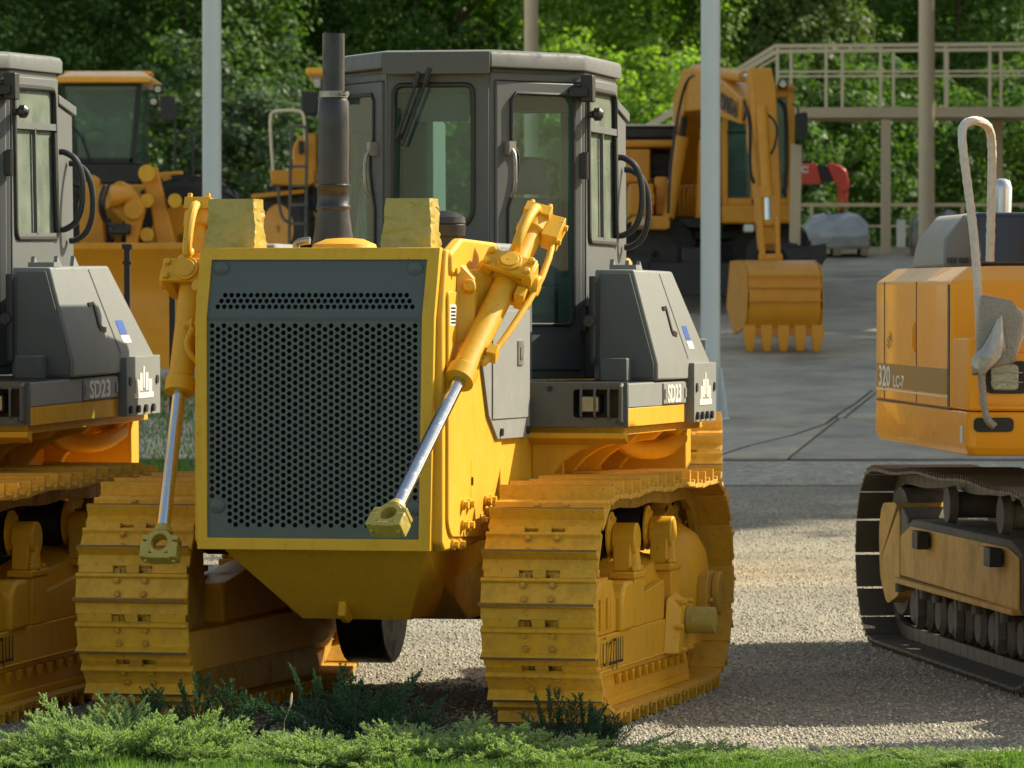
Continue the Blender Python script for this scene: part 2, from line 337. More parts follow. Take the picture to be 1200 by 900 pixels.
def make_bulldozer():
    root = empty('bulldozer')
    # --- tracks
    sm_ = dozer_shoe(); shoe0 = sm_.build('track_shoe', 'yelt', bevel=.003); shoe0.data.materials.append(M['yeldk']); shoe0.data.materials.append(M['worn']); shoe0.data.polygons[3].material_index = 2
    for pf in shoe0.data.polygons[sm_.nf:]: pf.material_index = 1
    shoe0.hide_render = False
    first = True
    path = track_path(.55, 3.2, .555, .48, 38, .012)
    for sx in (-1, 1):
        ch = MB()
        for c, a, L in path: chain_link(ch, sx*1.0, c, a, L)
        track = ch.build('crawler_track', 'yeldk', root)
        for i, (c, a, L) in enumerate(path):
            o = shoe0 if first else shoe0.copy()
            if not first: col.objects.link(o)
            first = False
            o.parent = track; o.location = (sx*1.0, c[0], c[1]); o.rotation_euler = (a, 0, 0)
            o.scale = (1, L/.2163, 1)
        # --- frame
        def B(m, name, mt, par, **k):
            if sx < 0: m.mirror()
            return m.build(name, mt, par, **k)
        fr = MB(); fr.prism([(.42, .22), (.42, .40), (3.25, .40), (3.25, .24), (3.0, .20), (.55, .20)], 'x', .82, 1.2)
        fr.prism([(.44, .225), (.44, .235), (3.1, .235), (3.1, .225)], 'x', 1.2, 1.212)
        frame = B(fr, 'track_frame', 'yelp', root, bevel=.008)
        g = MB(); g.prism([(.75, .06), (.62, .20), (2.85, .20), (2.95, .075), (2.80, .05)], 'x', 1.16, 1.18)
        g.box(1.165, 1.20, .72, 2.84, .048, .085)
        for i in range(11): g.prism([(.95+i*.17, .198), (.99+i*.17, .14), (1.03+i*.17, .198)], 'x', 1.181, 1.205)
        B(g, 'roller_guard', 'yelp', frame, bevel=.004)
        g = MB(); g.prism([(.75, .06), (.62, .20), (2.85, .20), (2.95, .075), (2.80, .05)], 'x', .82, .84); B(g, 'roller_guard', 'yeldk', frame)
        for i in range(6):
            y = .92+i*.37; m = MB(); m.lathe((.86, y, .2), (1, 0, 0), [(0, .06), (.01, .125), (.05, .125), (.052, .1), (.24, .1), (.242, .125), (.28, .125), (.29, .06)], 20); B(m, 'track_roller', 'yeldk', frame)
        m = MB(); m.lathe((.86, .55, .555), (1, 0, 0), [(0, .1), (.03, .3), (.04, .43), (.09, .44), (.10, .46), (.18, .46), (.19, .44), (.24, .43), (.25, .3), (.28, .1)], 40); B(m, 'front_idler', 'yeldk', frame)
        m = MB(); m.hull([(x, y, z) for x in (1.10, 1.19) for y, z in ((.48, .40), (.48, .60), (.60, .66), (.86, .66), (.95, .56), (.95, .40))]); B(m, 'idler_bracket', 'yel', frame, bevel=.01)
        m = MB()
        for y in (.53, .585, .70, .76): m.box(1.19, 1.205, y, y+.03, .43, .58)
        m.cyl((1.15, .56, .66), (1.15, .56, .70), .02, n=8); m.cyl((1.15, .66, .68), (1.15, .66, .72), .018, n=8); m.box(1.11, 1.18, .50, .80, .60, .675)
        B(m, 'idler_bracket_ribs', 'yelp', frame, bevel=.004)
        m = MB(); m.prism([(.98, .40), (.98, .58), (1.06, .64), (1.26, .64), (1.26, .40)], 'x', 1.0, 1.22); B(m, 'tensioner_cover', 'yelp', frame, bevel=.018)
        for y in (1.50, 2.46):
            m = MB(); m.prism([(y-.12, .40), (y-.12, .64), (y+.12, .64), (y+.12, .40)], 'x', 1.10, 1.20)
            m.prism([(y-.15, .64), (y-.15, .675), (y+.15, .675), (y+.15, .64)], 'x', 1.07, 1.205)
            m.cyl((1.07, y, .83), (1.19, y, .83), .085, n=24); m.hull([(x, yy, z) for x in (1.08, 1.17) for yy, z in ((y-.08, .83), (y+.08, .83), (y+.10, .675), (y-.10, .675))])
            m.cyl((1.17, y-.02, .675), (1.17, y-.02, .79), .045, .03, n=12)
            for dy in (-.1, .1): m.cyl((1.185, y+dy, .675), (1.185, y+dy, .70), .016, n=6)
            br = B(m, 'carrier_bracket', 'yelp', frame, bevel=.008)
            m = MB(); m.lathe((.84, y, .855), (1, 0, 0), [(0, .05), (.005, .12), (.19, .12), (.2, .04)], 28); B(m, 'carrier_roller', 'blk', frame)
            m = MB(); m.lathe((1.045, y, .855), (1, 0, 0), [(0, .05), (.002, .115), (.012, .115), (.02, .085), (.03, .05)], 28)
            for q in range(6): m.cyl((1.055, y+.09*math.cos(q), .855+.09*math.sin(q)), (1.068, y+.09*math.cos(q), .855+.09*math.sin(q)), .012, n=6)
            B(m, 'roller_flange', 'yelp', frame)
        m = MB(); m.hull([(x, y, z) for x, y, z in ((.88, 1.26, .40), (1.16, 1.26, .40), (.88, 1.26, .60), (1.12, 1.26, .58), (1.16, 2.9, .40), (.88, 2.9, .40), (.88, 2.9, .80), (1.10, 2.9, .74), (1.17, 2.6, .52))]); B(m, 'recoil_housing', 'yelp', frame, bevel=.02)
        m = MB(); m.prism([(1.55, .40), (1.55, .55), (2.2, .60), (2.2, .40)], 'x', 1.15, 1.19); B(m, 'inspection_plate', 'yelp', frame, bevel=.006)
        m = MB(); m.lathe((.80, 3.2, .53), (1, 0, 0), [(0, .26), (.06, .36), (.14, .37), (.25, .34), (.36, .27), (.40, .20), (.41, .1)], 40); B(m, 'final_drive', 'yelp', frame, ang=40)
        m = MB()
        for q in range(13):
            a = q*2*math.pi/13; m.obox((1.0, 3.2+.44*math.cos(a), .555+.44*math.sin(a)), (1, 0, 0), (0, -math.sin(a), math.cos(a)), (0, math.cos(a), math.sin(a)), .07, .075, .10)
        m.lathe((.965, 3.2, .555), (1, 0, 0), [(0, .3), (.0, .42), (.07, .42), (.07, .3)], 39); B(m, 'sprocket', 'yeldk', frame)
        m = MB(); m.prism(rrect([(3.05, .30), (3.33, .30), (3.36, .60), (3.02, .60)], .12), 'x', 1.20, 1.26); m.cyl((1.26, 3.24, .48), (1.30, 3.24, .48), .115, n=24)
        for q in range(7): m.cyl((1.26, 3.17+.12*math.cos(q*.9), .40+.12*math.sin(q*.9)), (1.285, 3.17+.12*math.cos(q*.9), .40+.12*math.sin(q*.9)), .016, n=6)
        B(m, 'hub_cover', 'yeldk', frame, bevel=.008)
        m = MB(); m.hull([(x, y, z) for x, o_ in ((1.2, 0), (1.27, .05)) for y, z in ((2.12+o_, .22), (2.62-o_, .22), (2.60-o_, .45), (2.42, .53-o_), (2.2+o_, .50-o_))])
        for q in range(6): m.cyl((1.2, 2.37+.17*math.cos(q*1.05), .36+.14*math.sin(q*1.05)), (1.292, 2.37+.17*math.cos(q*1.05), .36+.14*math.sin(q*1.05)), .016, n=6)
        tr = B(m, 'trunnion_bracket', 'yelp', frame, bevel=.012)
        m = MB(); m.lathe((1.27, 2.38, .385), (1, 0, 0), [(0, .062), (.01, .070), (.15, .068), (.155, .05)], 28); B(m, 'trunnion_pin', 'pack', tr)
        if sx > 0:
            text('chalk_marking', 'Ü 2ДШ', .17, 'blk', frame, (1.2135, .50, .255), (0, 1, 0), (0, 0, 1), sx=.95, th=.0005)
    # --- chassis and belly
    m = MB(); m.prism([(-.05, .84), (.55, .62), (1.0, .45), (3.5, .45), (3.8, .8), (3.8, 1.36), (0, 1.36)], 'x', -.44, .44); m.build('chassis', 'yeldk', root, bevel=.01)
    m = MB(); m.box(-.70, .70, 2.6, 3.5, .36, .95); m.cyl((-.71, 3.15, .42), (-.46, 3.15, .42), .33, n=28); m.cyl((.62, 3.15, .42), (.71, 3.15, .42), .37, n=28); m.build('sun_block_and_drums', 'blk', root, bevel=.02)  # box added to block sun under the belly; drums are black final drives
    m = MB(); m.hull([(x, -.12, .835) for x in (-.50, .50)]+[(x, .35, .64) for x in (-.42, .44)]+[(x, .45, .475) for x in (-.26, .28)]+[(x, 1.5, .47) for x in (-.26, .28)]+[(x, 1.5, .84) for x in (-.5, .5)])
    bel = m.build('belly_guard', 'yel', root, bevel=.006)
    m = MB(); m.prism([(.28, .50), (.33, .62), (.45, .62), (.5, .48), (.38, .46)], 'x', -.045, -.005); m.build('tow_lug', 'yel', bel, bevel=.01)
    # --- hood
    yb = lambda z: -.3+max(0, z-1.935)/.32*.10
    loop_o = [(-.575, .838), (.555, .838), (.575, 1.935), (.58, 2.262), (-.588, 2.262), (-.585, 1.935)]
    loop_i = [(-.527, .893), (.500, .893), (.515, 1.935), (.520, 2.205), (-.528, 2.205), (-.530, 1.935)]
    m = MB(); vs = [(x, yb(z)-.012, z) for x, z in loop_o]+[(x, yb(z)-.012, z) for x, z in loop_i]
    vs += [(x, y+.05, z) for x, y, z in vs]; n = 6
    m.add(vs, [(i, (i+1) % n, n+(i+1) % n, n+i) for i in range(n)]+[(n+i, n+(i+1) % n, 3*n+(i+1) % n, 3*n+i) for i in range(n)]+[(i, 2*n+i, 2*n+(i+1) % n, (i+1) % n) for i in range(n)])
    m.build('radiator_frame', 'yel', root, bevel=.004)
    # perforated grille: hexagonal cells with round holes
    m = MB()
    def sheet_cells(cells, p, rot, rh, zmin, zmax, hole):
        c6 = []
        for k in range(12):
            a = k*math.pi/6; rr = p/math.sqrt(3)*(1 if (k % 2 == 0) != rot else .866); c6.append((rr*math.cos(a), rr*math.sin(a), rh*math.cos(a), rh*math.sin(a)))
        cl = lambda z: min(max(z, zmin), zmax)
        for x, z in cells:
            if hole(x, z):
                vs = [(x+a, yb(z+b)+.001, cl(z+b)) for a, b, _, _ in c6]+[(x+a, yb(z+b)+.001, z+b) for _, _, a, b in c6]+[(x+a, yb(z+b)+.009, z+b) for _, _, a, b in c6]
                m.add(vs, [(k, (k+1) % 12, 12+(k+1) % 12, 12+k) for k in range(12)]+[(12+k, 12+(k+1) % 12, 24+(k+1) % 12, 24+k) for k in range(12)])
            else: m.add([(x+a, yb(cl(z+b))+.001, cl(z+b)) for a, b, _, _ in c6], [tuple(range(12))])
    p = .0335; dx = p*.866
    sheet_cells([(-.535+i*dx, .872+j*p+(p/2 if i % 2 else 0)) for i in range(37) for j in range(32)], p, False, .0119, .86, 1.936,
                lambda x, z: .945 < z < 1.90 and -.515 < x < .503 and not (z < 1.085 and (x < -.425 or x > .43)))
    p = .0315; dz = p*.866
    sheet_cells([(-.545+i*p+(p/2 if j % 2 else 0), 1.983+(j-2)*dz) for i in range(35) for j in range(12)], p, True, .0115, 1.936, 2.23,
                lambda x, z: 1.975 < z < 2.05 and abs(x+.01) < .478-(z-1.983)*.55)
    m.add([(-.53, -.2995, 1.915), (.515, -.2995, 1.915), (.515, -.3025, 1.936), (-.53, -.3025, 1.936), (.515, yb(1.957)-.0005, 1.957), (-.53, yb(1.957)-.0005, 1.957)], [(0, 1, 2, 3), (3, 2, 4, 5)])
    gr = m.build('perforated_grille', 'grl', root, smooth=False, recalc=False)
    for x, z in ((-.478, 2.16), (.465, 2.16), (-.478, 1.045), (.475, 1.042)):
        a = Vector((x, yb(z), z)); m = MB(); m.lathe(a, (0, -1, 0), [(0, .036), (.006, .035), (.010, .028)], 24); m.build('round_cap', 'grl', gr)
    m = MB(); m.box(-.54, .54, -.16, -.12, .88, 2.2)
    for i in range(46): m.box(-.52+i*.023, -.513+i*.023, -.168, -.16, .9, 2.19)
    m.build('radiator_core', 'core', root, smooth=False)
    m = MB()
    for x in (-.19, .2): m.box(x-.012, x+.012, -.25, -.169, .90, 1.90)
    m.box(-.53, .53, -.262, -.251, 1.655, 1.675); m.build('core_brace', 'core', root)
    m = MB(); top = [(-.60, 2.235), (-.575, 2.262), (.575, 2.262), (.60, 2.235), (.605, .87), (.58, .84), (-.58, .84), (-.605, .87)]
    sh = MB()
    f0 = [(x*.985, -.25+max(0, z-1.935)/.32*.10, z) for x, z in top]; f1 = [(x, -.215+max(0, z-1.935)/.32*.10, z) for x, z in top]
    # hood shell: two sides and a top, open at the front so the core shows behind the grille
    for sx in (-1, 1):
        sh.prism([(-.262, .875), (-.262, 1.94), (-.16, 2.255), (1.55, 2.225), (1.55, 1.36), (1.0, 1.3), (.62, .86), (.45, .845), (-.20, .835)], 'x', *sorted((sx*.545, sx*.602)))
    sh.box(-.545, .545, -.155, 1.5, 2.19, 2.262); sh.box(-.545, .545, -.24, .5, .84, .88)
    sh.build('hood', 'yel', root, bevel=.012)
    for sx in (-1, 1):
        sd_ = MB(); pl = [(-.19, 2.06), (-.19, .96), (-.12, .90), (.52, .875), (.66, .92), (.95, 1.22), (.95, 2.02)]
        sd_.prism(rrect(pl, .04), 'x', *sorted((sx*.602, sx*.616))); s0 = sd_.build('side_plate', 'yel', root, bevel=.004)
        for (y, z) in ((.09, 1.045), (.22, 1.045), (.58, 1.05), (.69, 1.05), (.09, .95), (.21, .945), (.52, .955), (.62, .99), (-.06, .862), (.08, .858)):
            x = .616 if z > .88 else .602; m = MB(); m.cyl((sx*x, y, z), (sx*(x+.014), y, z), .027, n=14); m.cyl((sx*(x+.014), y, z), (sx*(x+.034), y, z), .019, n=6); m.build('bolt', 'yelp', s0)
        m = MB(); m.prism([(-.165, 1.895), (-.165, 1.995), (-.04, 1.995), (-.04, 1.895)], 'x', *sorted((sx*.616, sx*.6175))); dc = m.build('data_plate', 'wht', s0)
        m = MB()
        for k in range(5): m.box(*sorted((sx*.6176, sx*.6185)), -.15, -.055, 1.905+k*.017, 1.914+k*.017)
        m.build('plate_print', 'blk', s0)
        for z in (1.33, 1.25):
            m = MB(); m.box(*sorted((sx*.616, sx*.6172)), .28, .33, z-.2, z-.08); m.build('warning_sticker', 'yelp', s0)
        m = MB(); m.prism(rrect([(-.14, 2.135), (-.14, 2.24), (.1, 2.31), (.85, 2.30), (.85, 2.135)], .03), 'x', *sorted((sx*.56, sx*.618))); m.build('engine_cover', 'yel', root, bevel=.015)
        m = MB()
        for y in (-.05, .25, .6): m.cyl((sx*.618, y, 2.155), (sx*.63, y, 2.155), .016, n=10)
        m.split('cover_bolt', 'yel', root)
        m = MB(); m.prism(rrect([(.86, 2.14), (.86, 2.30), (1.3, 2.30), (1.42, 2.2), (1.42, 2.06), (1.0, 2.06)], .05), 'x', *sorted((sx*.50, sx*.62))); m.build('grey_engine_cap', 'boxg', root, bevel=.02)
        m = MB(); m.prism([(.42, 2.0), (1.53, 2.0), (1.53, 1.34), (.80, 1.34), (.60, 1.46), (.42, 1.78)], 'x', *sorted((sx*.603, sx*.632))); gp = m.build('grey_side_panel', 'boxg', root, bevel=.004)
        m = MB(); m.prism([(.66, 1.97), (1.46, 1.97), (1.46, 1.44), (.66, 1.44)], 'x', *sorted((sx*.632, sx*.639))); m.build('access_door', 'boxg', gp, bevel=.003)
        m = MB(); m.box(*sorted((sx*.639, sx*.646)), 1.2, 1.32, 1.70, 1.82); m.box(*sorted((sx*.646, sx*.652)), 1.235, 1.285, 1.73, 1.79); m.build('door_latch', 'stl', gp)
        m = MB()
        for y in (.86, 1.46): m.cyl((sx*.632, y, 1.375), (sx*.645, y, 1.375), .02, n=8)
        m.split('panel_bolt', 'blk', gp)
    m = MB(); m.box(-.545, .545, .9, 1.5, 2.262, 2.27); m.build('hood_rear_deck', 'yel', root)
    m = MB(); m.lathe((-.0, .25, 2.255), (0, 0, 1), [(0, .16), (.03, .15), (.055, .09), (.06, .03)], 28); m.build('filler_dome', 'yel', root)
    # exhaust stack and pre-cleaner
    m = MB(); m.lathe((-.12, .5, 2.255), (0, 0, 1), [(0, .110), (.11, .090), (.20, .078), (.205, .083), (.22, .083), (.225, .078), (.30, .078), (.305, .083), (.32, .083), (.325, .077), (.62, .077), (.72, .076), (.75, .062)], 32)
    ex = m.build('exhaust_stack', 'exh', root, ang=50)
    m = MB(); m.lathe((-.12, .5, 3.0), (0, 0, 1), [(0, .066), (0.0, .070), (.03, .070), (.03, .064)], 32); m.cyl((-.06, .44, 3.015), (-.03, .42, 3.015), .013, n=8); m.build('clamp_ring', 'stl', ex)
    m = MB(); m.lathe((-.12, .5, 3.0), (0, 0, 1), [(0, .054), (.31, .054), (.31, .049), (.2, .047)], 28); m.build('tail_pipe', 'exh', ex, ang=50)
    m = MB(); m.lathe((.19, 1.55, 2.24), (0, 0, 1), [(0, .075), (.10, .075), (.105, .10), (.16, .105), (.165, .10), (.17, .105), (.20, .10), (.225, .06), (.232, .02)], 32); m.build('air_precleaner', 'exh', root, ang=40)
    m = MB(); m.tube([(-.20, .1, 2.262), (-.20, .1, 2.29), (-.15, .09, 2.30), (-.13, .09, 2.30)], .018, 10, 1); m.build('cap_handle', 'stl', root)
    # paper-wrapped lamps on the hood corners
    for (x0, x1, y0) in ((-.60, -.35, -.10), (.265, .51, -.10)):
        N = 14; rings = []; ph = random.uniform(0, 6)
        for k in range(N):
            t = k/(N-1); z = 2.262+.235*t; r_ = []
            a = x0+(.02*t); b = x1-.012*t; c = y0+.02*t; d = y0+.20-.01*t
            base = []
            for (pa, pb) in (((a, c), (b, c)), ((b, c), (b, d)), ((b, d), (a, d)), ((a, d), (a, c))):
                for q in range(9): base.append((pa[0]+(pb[0]-pa[0])*q/9, pa[1]+(pb[1]-pa[1])*q/9))
            cx, cy = (a+b)/2, (c+d)/2
            for q, (x, y) in enumerate(base):
                s_ = 1+.018*math.sin(k*2.6+.25*q+ph)+.02*math.sin(q*1.1+k*.7)+random.uniform(-.022, .022); r_.append((cx+(x-cx)*s_, cy+(y-cy)*s_, z+(random.uniform(-.006, .006)+.008*math.sin(q*.7+k) if 0 < k < N-1 else 0)))
            rings.append(r_)
        m = MB(); m.loft(rings); m.build('wrapped_headlight', 'pack', root, ang=16)
    # --- lift cylinders
    for sx, eye in ((1, (.50, -.85, 1.01)), (-1, (-.765, -.26, .855))):
        Y = Vector((.80 if sx > 0 else -.765, .28, 2.12)); E = Vector(eye); d = (Y-E).normalized(); T = Y+d*.31
        if sx > 0: T = Y+d*.36
        side = d.cross(Vector((1, 0, 0))).normalized()
        m = MB(); g0 = E+d*(.80 if sx < 0 else .93)
        m.cyl(g0, T, .060, n=28); m.lathe(g0-d*.02, d, [(0, .05), (.0, .072), (.07, .074), (.08, .064)], 28); m.lathe(T-d*.05, d, [(0, .064), (.01, .076), (.12, .078), (.13, .05)], 28)
        m.lathe(Y-d*.04, d, [(0, .064), (.01, .082), (.14, .084), (.15, .064)], 28)
        cy_ = m.build('lift_cylinder', 'yelp', root, ang=40)
        m = MB(); m.cyl(E+d*.05, g0, .033, n=20); rd = m.build('piston_rod', 'rod', cy_)
        # rod eye block, split bearing cap with bolts
        ax = Vector((0, 1, 0)) if sx < 0 else Vector((.25, .95, .1)).normalized()
        ax = (d.cross(ax.cross(d))).normalized(); lat = d.cross(ax).normalized(); m = MB()
        def ring3(c, ro, ri, th):
            n = 20; vs = []
            for r_ in (ro, ri):
                for s_ in (-.5, .5):
                    for k in range(n): a = 2*math.pi*k/n; vs.append(c+lat*math.cos(a)*r_+d*math.sin(a)*r_+ax*s_*th)
            f = []
            for k in range(n):
                k2 = (k+1) % n; f += [(k, k2, n+k2, n+k), (2*n+k2, 2*n+k, 3*n+k, 3*n+k2), (k2, k, 2*n+k, 2*n+k2), (n+k, n+k2, 3*n+k2, 3*n+k)]
            m.add(vs, f)
        ring3(E, .066, .040, .085)
        for s_ in (-1, 1):
            m.obox(E+lat*s_*.068-d*.038, lat, ax, d, .045, .09, .08); m.obox(E+lat*s_*.068+d*.022, lat, ax, d, .04, .085, .025)
            m.cyl(E+lat*s_*.068-d*.09, E+lat*s_*.068+d*.045, .012, n=6)
        m.obox(E-d*.070, lat, ax, d, .12, .09, .026); m.cyl(E+d*.06, E+d*.10, .05, .036, n=16)
        m.build('rod_eye', 'pack', cy_, bevel=.006)
        # yoke round the barrel
        m = MB(); u = Vector((0, -1, 0)); upv = side if side.z > 0 else -side
        fwd = Vector((0, -1, 0)); fwd = (fwd-d*fwd.dot(d)).normalized(); lt = d.cross(fwd).normalized()
        for s_ in (-1, 1):
            m.obox(Y+lt*s_*.105, lt, fwd, d, .05, .20, .12); m.cyl(Y+lt*s_*.075, Y+lt*s_*.155, .052, n=20)
        m.obox(Y+fwd*.10, lt, fwd, d, .25, .035, .12); m.obox(Y-fwd*.10, lt, fwd, d, .25, .035, .12)
        for s_ in (-1, 1):
            for q in (-1, 1): m.cyl(Y+lt*s_*.10+fwd*.115+d*q*.035, Y+lt*s_*.10+fwd*.14+d*q*.035, .02, n=6)
        yk = m.build('cylinder_yoke', 'yelp', root, bevel=.008)
        m = MB(); m.cyl(Y+fwd*.115, Y+fwd*.135, .06, n=24); m.cyl(Y+fwd*.135, Y+fwd*.142, .045, n=24); m.build('yoke_cap', 'yelp', yk, bevel=.003)
        # pedestal on the hood
        m = MB(); m.hull([(sx*.60, .05, 1.86), (sx*.60, .62, 1.86), (sx*.60, .10, 2.16), (sx*.60, .58, 2.16), (sx*.73, .24, 2.02), (sx*.73, .44, 2.02), (sx*.73, .24, 2.17), (sx*.73, .44, 2.17)])
        m.cyl((sx*.62, .33, 2.1), (sx*.80, .31, 2.1), .07, n=20); pe = m.build('yoke_pedestal', 'yelp', root, bevel=.015)
        m = MB(); m.hull([(sx*.602, -.02, 1.80), (sx*.602, .20, 1.80), (sx*.602, .04, 2.20), (sx*.602, .18, 2.20), (sx*.69, .04, 1.85), (sx*.69, .14, 1.85), (sx*.68, .07, 2.12), (sx*.68, .14, 2.12)])
        m.cyl((sx*.66, .06, 2.07), (sx*.67, .01, 2.09), .03, n=12); m.cyl((sx*.68, .08, 1.90), (sx*.75, .06, 1.90), .022, n=10); m.cyl((sx*.70, .07, 1.90), (sx*.715, .07, 1.90), .035, n=6)
        m.build('valve_block', 'yelp', root, bevel=.012)
        m = MB(); m.tube([(sx*.70, .04, 1.88), (sx*.72, -.02, 1.80), (sx*.67, .0, 1.72), (sx*.61, .06, 1.70)], .014, 8, 2); m.build('grease_line', 'yelp', root)
        # hydraulic lines on the barrel
        m = MB(); o1 = fwd*.0+lt*(.10 if lt.x > 0 else -.10)
        m.tube([T+fwd*.05+d*.05, T+fwd*.12+d*.03, T+fwd*.16-d*.10, T+fwd*.15-d*.25, Y+fwd*.10+d*.10], .024, 10, 2)
        m.tube([T+o1*.9, T+o1*1.3-d*.10, Y+o1*1.5, g0+o1*1.05+d*.25, g0+o1*.7+d*.12], .017, 8, 1)
        m.obox(T+d*.06+fwd*.03, lt, fwd, d, .13, .10, .06); m.obox(T+o1, lt, fwd, d, .08, .10, .14)
        m.obox(g0+d*.2+o1*.9, lt, fwd, d, .05, .07, .06); m.obox(Y-d*.10+o1*.95, lt, fwd, d, .05, .10, .06)
        for q in (-1, 1):
            for s_ in (-1, 1): m.cyl(T+d*.09+lt*q*.045+fwd*(.03+s_*.03), T+d*.115+lt*q*.045+fwd*(.03+s_*.03), .013, n=6)
            m.cyl(T+o1*1.3+d*q*.05, T+o1*1.55+d*q*.05, .016, n=6)
        m.build('hydraulic_lines', 'yelp', cy_, bevel=.004)
    # --- cab
    def wall(A, Bp, z0, z1, holes, name, mt, par, th=.045, bevel=.006):
        A, Bp = Vector((*A, 0)), Vector((*Bp, 0)); d = (Bp-A); L = d.length; d.normalize(); nrm = Vector((d.y, -d.x, 0))
        P = lambda u, z: tuple(A+d*u+Vector((0, 0, z)))
        m = MB(); m.plate([P(0, z0), P(L, z0), P(L, z1), P(0, z1)], [[P(u, z) for u, z in h] for h in holes], nrm, th)
        return m.build(name, mt, par, bevel=bevel), P, nrm, L
    def glaze(P, nrm, hole, mt, par, seal=True, r=.011, out=.004):
        g = MB(); g.add([Vector(P(u, z))-nrm*.012 for u, z in hole], [tuple(range(len(hole)))]); g.build('pane', mt, par, smooth=False)
        if seal:
            s_ = MB(); pts = [Vector(P(u, z))+nrm*out for u, z in hole]; s_.tube(pts+[pts[0], pts[1]], r, 6); s_.build('window_seal', 'seal', par)
    cabr = MB(); cabr.prism([(-.60, 2.75), (-.24, 2.27), (.24, 2.27), (.60, 2.75), (.60, 3.52), (-.60, 3.52)], 'z', 1.62, 1.66); cabr.build('cab_floor', 'cab', root)
    hf = rrect([(.035, 2.40), (.455, 2.40), (.455, 3.135), (.035, 3.135)], [.06, .11, .05, .05], 5)
    wf, P, nn, L = wall((-.27, 2.2), (.27, 2.2), 1.62, 3.20, [hf], 'cab_front_wall', 'cab', root)
    glaze(P, nn, hf, 'g1', wf, r=.013)
    m = MB()   # wipers
    m.tube([(-.08, 2.17, 3.235), (-.10, 2.15, 3.16), (-.21, 2.15, 2.86)], .009, 8); m.tube([(-.02, 2.17, 3.235), (-.05, 2.15, 3.16), (-.18, 2.15, 2.82)], .009, 8)
    m.cyl((-.09, 2.15, 3.20), (-.11, 2.15, 3.13), .018, n=10); m.cyl((-.03, 2.15, 3.22), (-.06, 2.15, 3.14), .018, n=10); m.bar((-.222, 2.155, 3.02), (-.232, 2.155, 2.55), .014, .02)
    m.build('windscreen_wiper', 'seal', wf)
    for sx in (-1, 1):
        A, Bp = ((.275, 2.2), (.665, 2.72)) if sx > 0 else ((-.665, 2.72), (-.275, 2.2)); fl = .65
        w_ = wall(A, Bp, 1.62, 3.20, [[(u if sx > 0 else fl-u, z) for u, z in [(.03, 1.66), (.62, 1.66), (.62, 3.16), (.03, 3.16)]]], 'cab_door_frame', 'cab', root, .05)[0]
        raw = [(.08, 1.93), (.11, 1.90), (.50, 1.90), (.53, 1.93), (.53, 3.06), (.50, 3.095), (.13, 3.095), (.10, 3.06), (.10, 2.86), (.115, 2.82), (.145, 2.77), (.145, 2.70), (.12, 2.60), (.08, 2.5)]
        hd = [(u if sx > 0 else .59-u, z) for u, z in raw]
        d = (Vector((*Bp, 0))-Vector((*A, 0))).normalized(); nrm = Vector((d.y, -d.x, 0))*.012
        A2 = Vector((*A, 0))+d*.03+nrm; B2 = Vector((*A, 0))+d*.62+nrm
        dr, P, nn, L = wall(A2[:2], B2[:2], 1.665, 3.155, [hd], 'cab_door', 'cab', root, .04, .008)
        glaze(P, nn, hd, 'g1', dr, r=.010)
        hu = .075 if sx > 0 else .59-.075
        m = MB(); a = Vector(P(hu, 2.81))+nn*.03; b = Vector(P(hu, 2.56))+nn*.03; m.obox(a-nn*.01, d, nn, (0, 0, 1), .045, .05, .07); m.tube([a, a+nn*.035-Vector((0, 0, .04)), b+nn*.035+Vector((0, 0, .04)), b], .010, 8, 1); m.build('door_handle', 'stl', dr)
        hh = .60 if sx > 0 else -.01
        for z in (1.86, 2.66):
            m = MB(); a = Vector(P(hh, z))+nn*.012; m.cyl(a, a+Vector((0, 0, .14)), .018, n=10); m.box(a.x-.03, a.x+.01, a.y-.02, a.y+.01, z+.01, z+.13); m.build('door_hinge', 'seal', dr)
        # side wall with upper and sliding lower window
        A, Bp = ((.668, 2.74), (.668, 3.56)) if sx > 0 else ((-.668, 3.56), (-.668, 2.74)); L = .82
        fx = lambda h: [(u if sx > 0 else L-u, z) for u, z in h]
        hs = fx(rrect([(.05, 2.335), (.785, 2.335), (.73, 3.135), (.02, 3.135)], .05, 4))
        sw, P, nn, _ = wall(A, Bp, 1.62, 3.19, [hs], 'cab_side_wall', 'cab', root)
        glaze(P, nn, hs, 'g2' if sx > 0 else 'g1', sw, r=.014)
        m = MB()
        for (u0, z0, u1, z1, wd) in ((.035, 2.93, .74, 2.93, .035), (.40, 2.35, .37, 2.92, .014), (.07, 2.35, .77, 2.35, .025)):
            q = fx([(u0, z0), (u1, z1)]); m.bar(Vector(P(*q[0]))+nn*.004, Vector(P(*q[1]))+nn*.004, wd, .02, up=nn)
        m.split('sliding_window_frame', 'cab', sw)
        m = MB(); q = fx([(.755, 2.38), (.72, 2.90)]); m.bar(Vector(P(*q[0]))+nn*.012, Vector(P(*q[1]))+nn*.012, .03, .012, up=nn); m.build('window_seal', 'seal', sw)
        for (u, dz) in ((.84, 0), (1.02, -.06)):
            m = MB(); x = sx*.668; y = 2.74+u
            m.tube([(x, y, 2.80+dz), (sx*.70, y, 2.80+dz), (sx*.765, y, 2.76+dz), (sx*.80, y, 2.66+dz), (sx*.80, y, 2.52+dz), (sx*.765, y, 2.42+dz), (sx*.70, y, 2.38+dz), (x, y, 2.38+dz)], .017, 10, 2); m.build('grab_handle', 'exh', root)
        m = MB(); m.prism([(3.57, 1.62), (3.9, 1.62), (3.86, 3.0), (3.57, 3.06)], 'x', *sorted((sx*.35, sx*.655))); m.build('cab_rear_pillar', 'cab', root, bevel=.01)
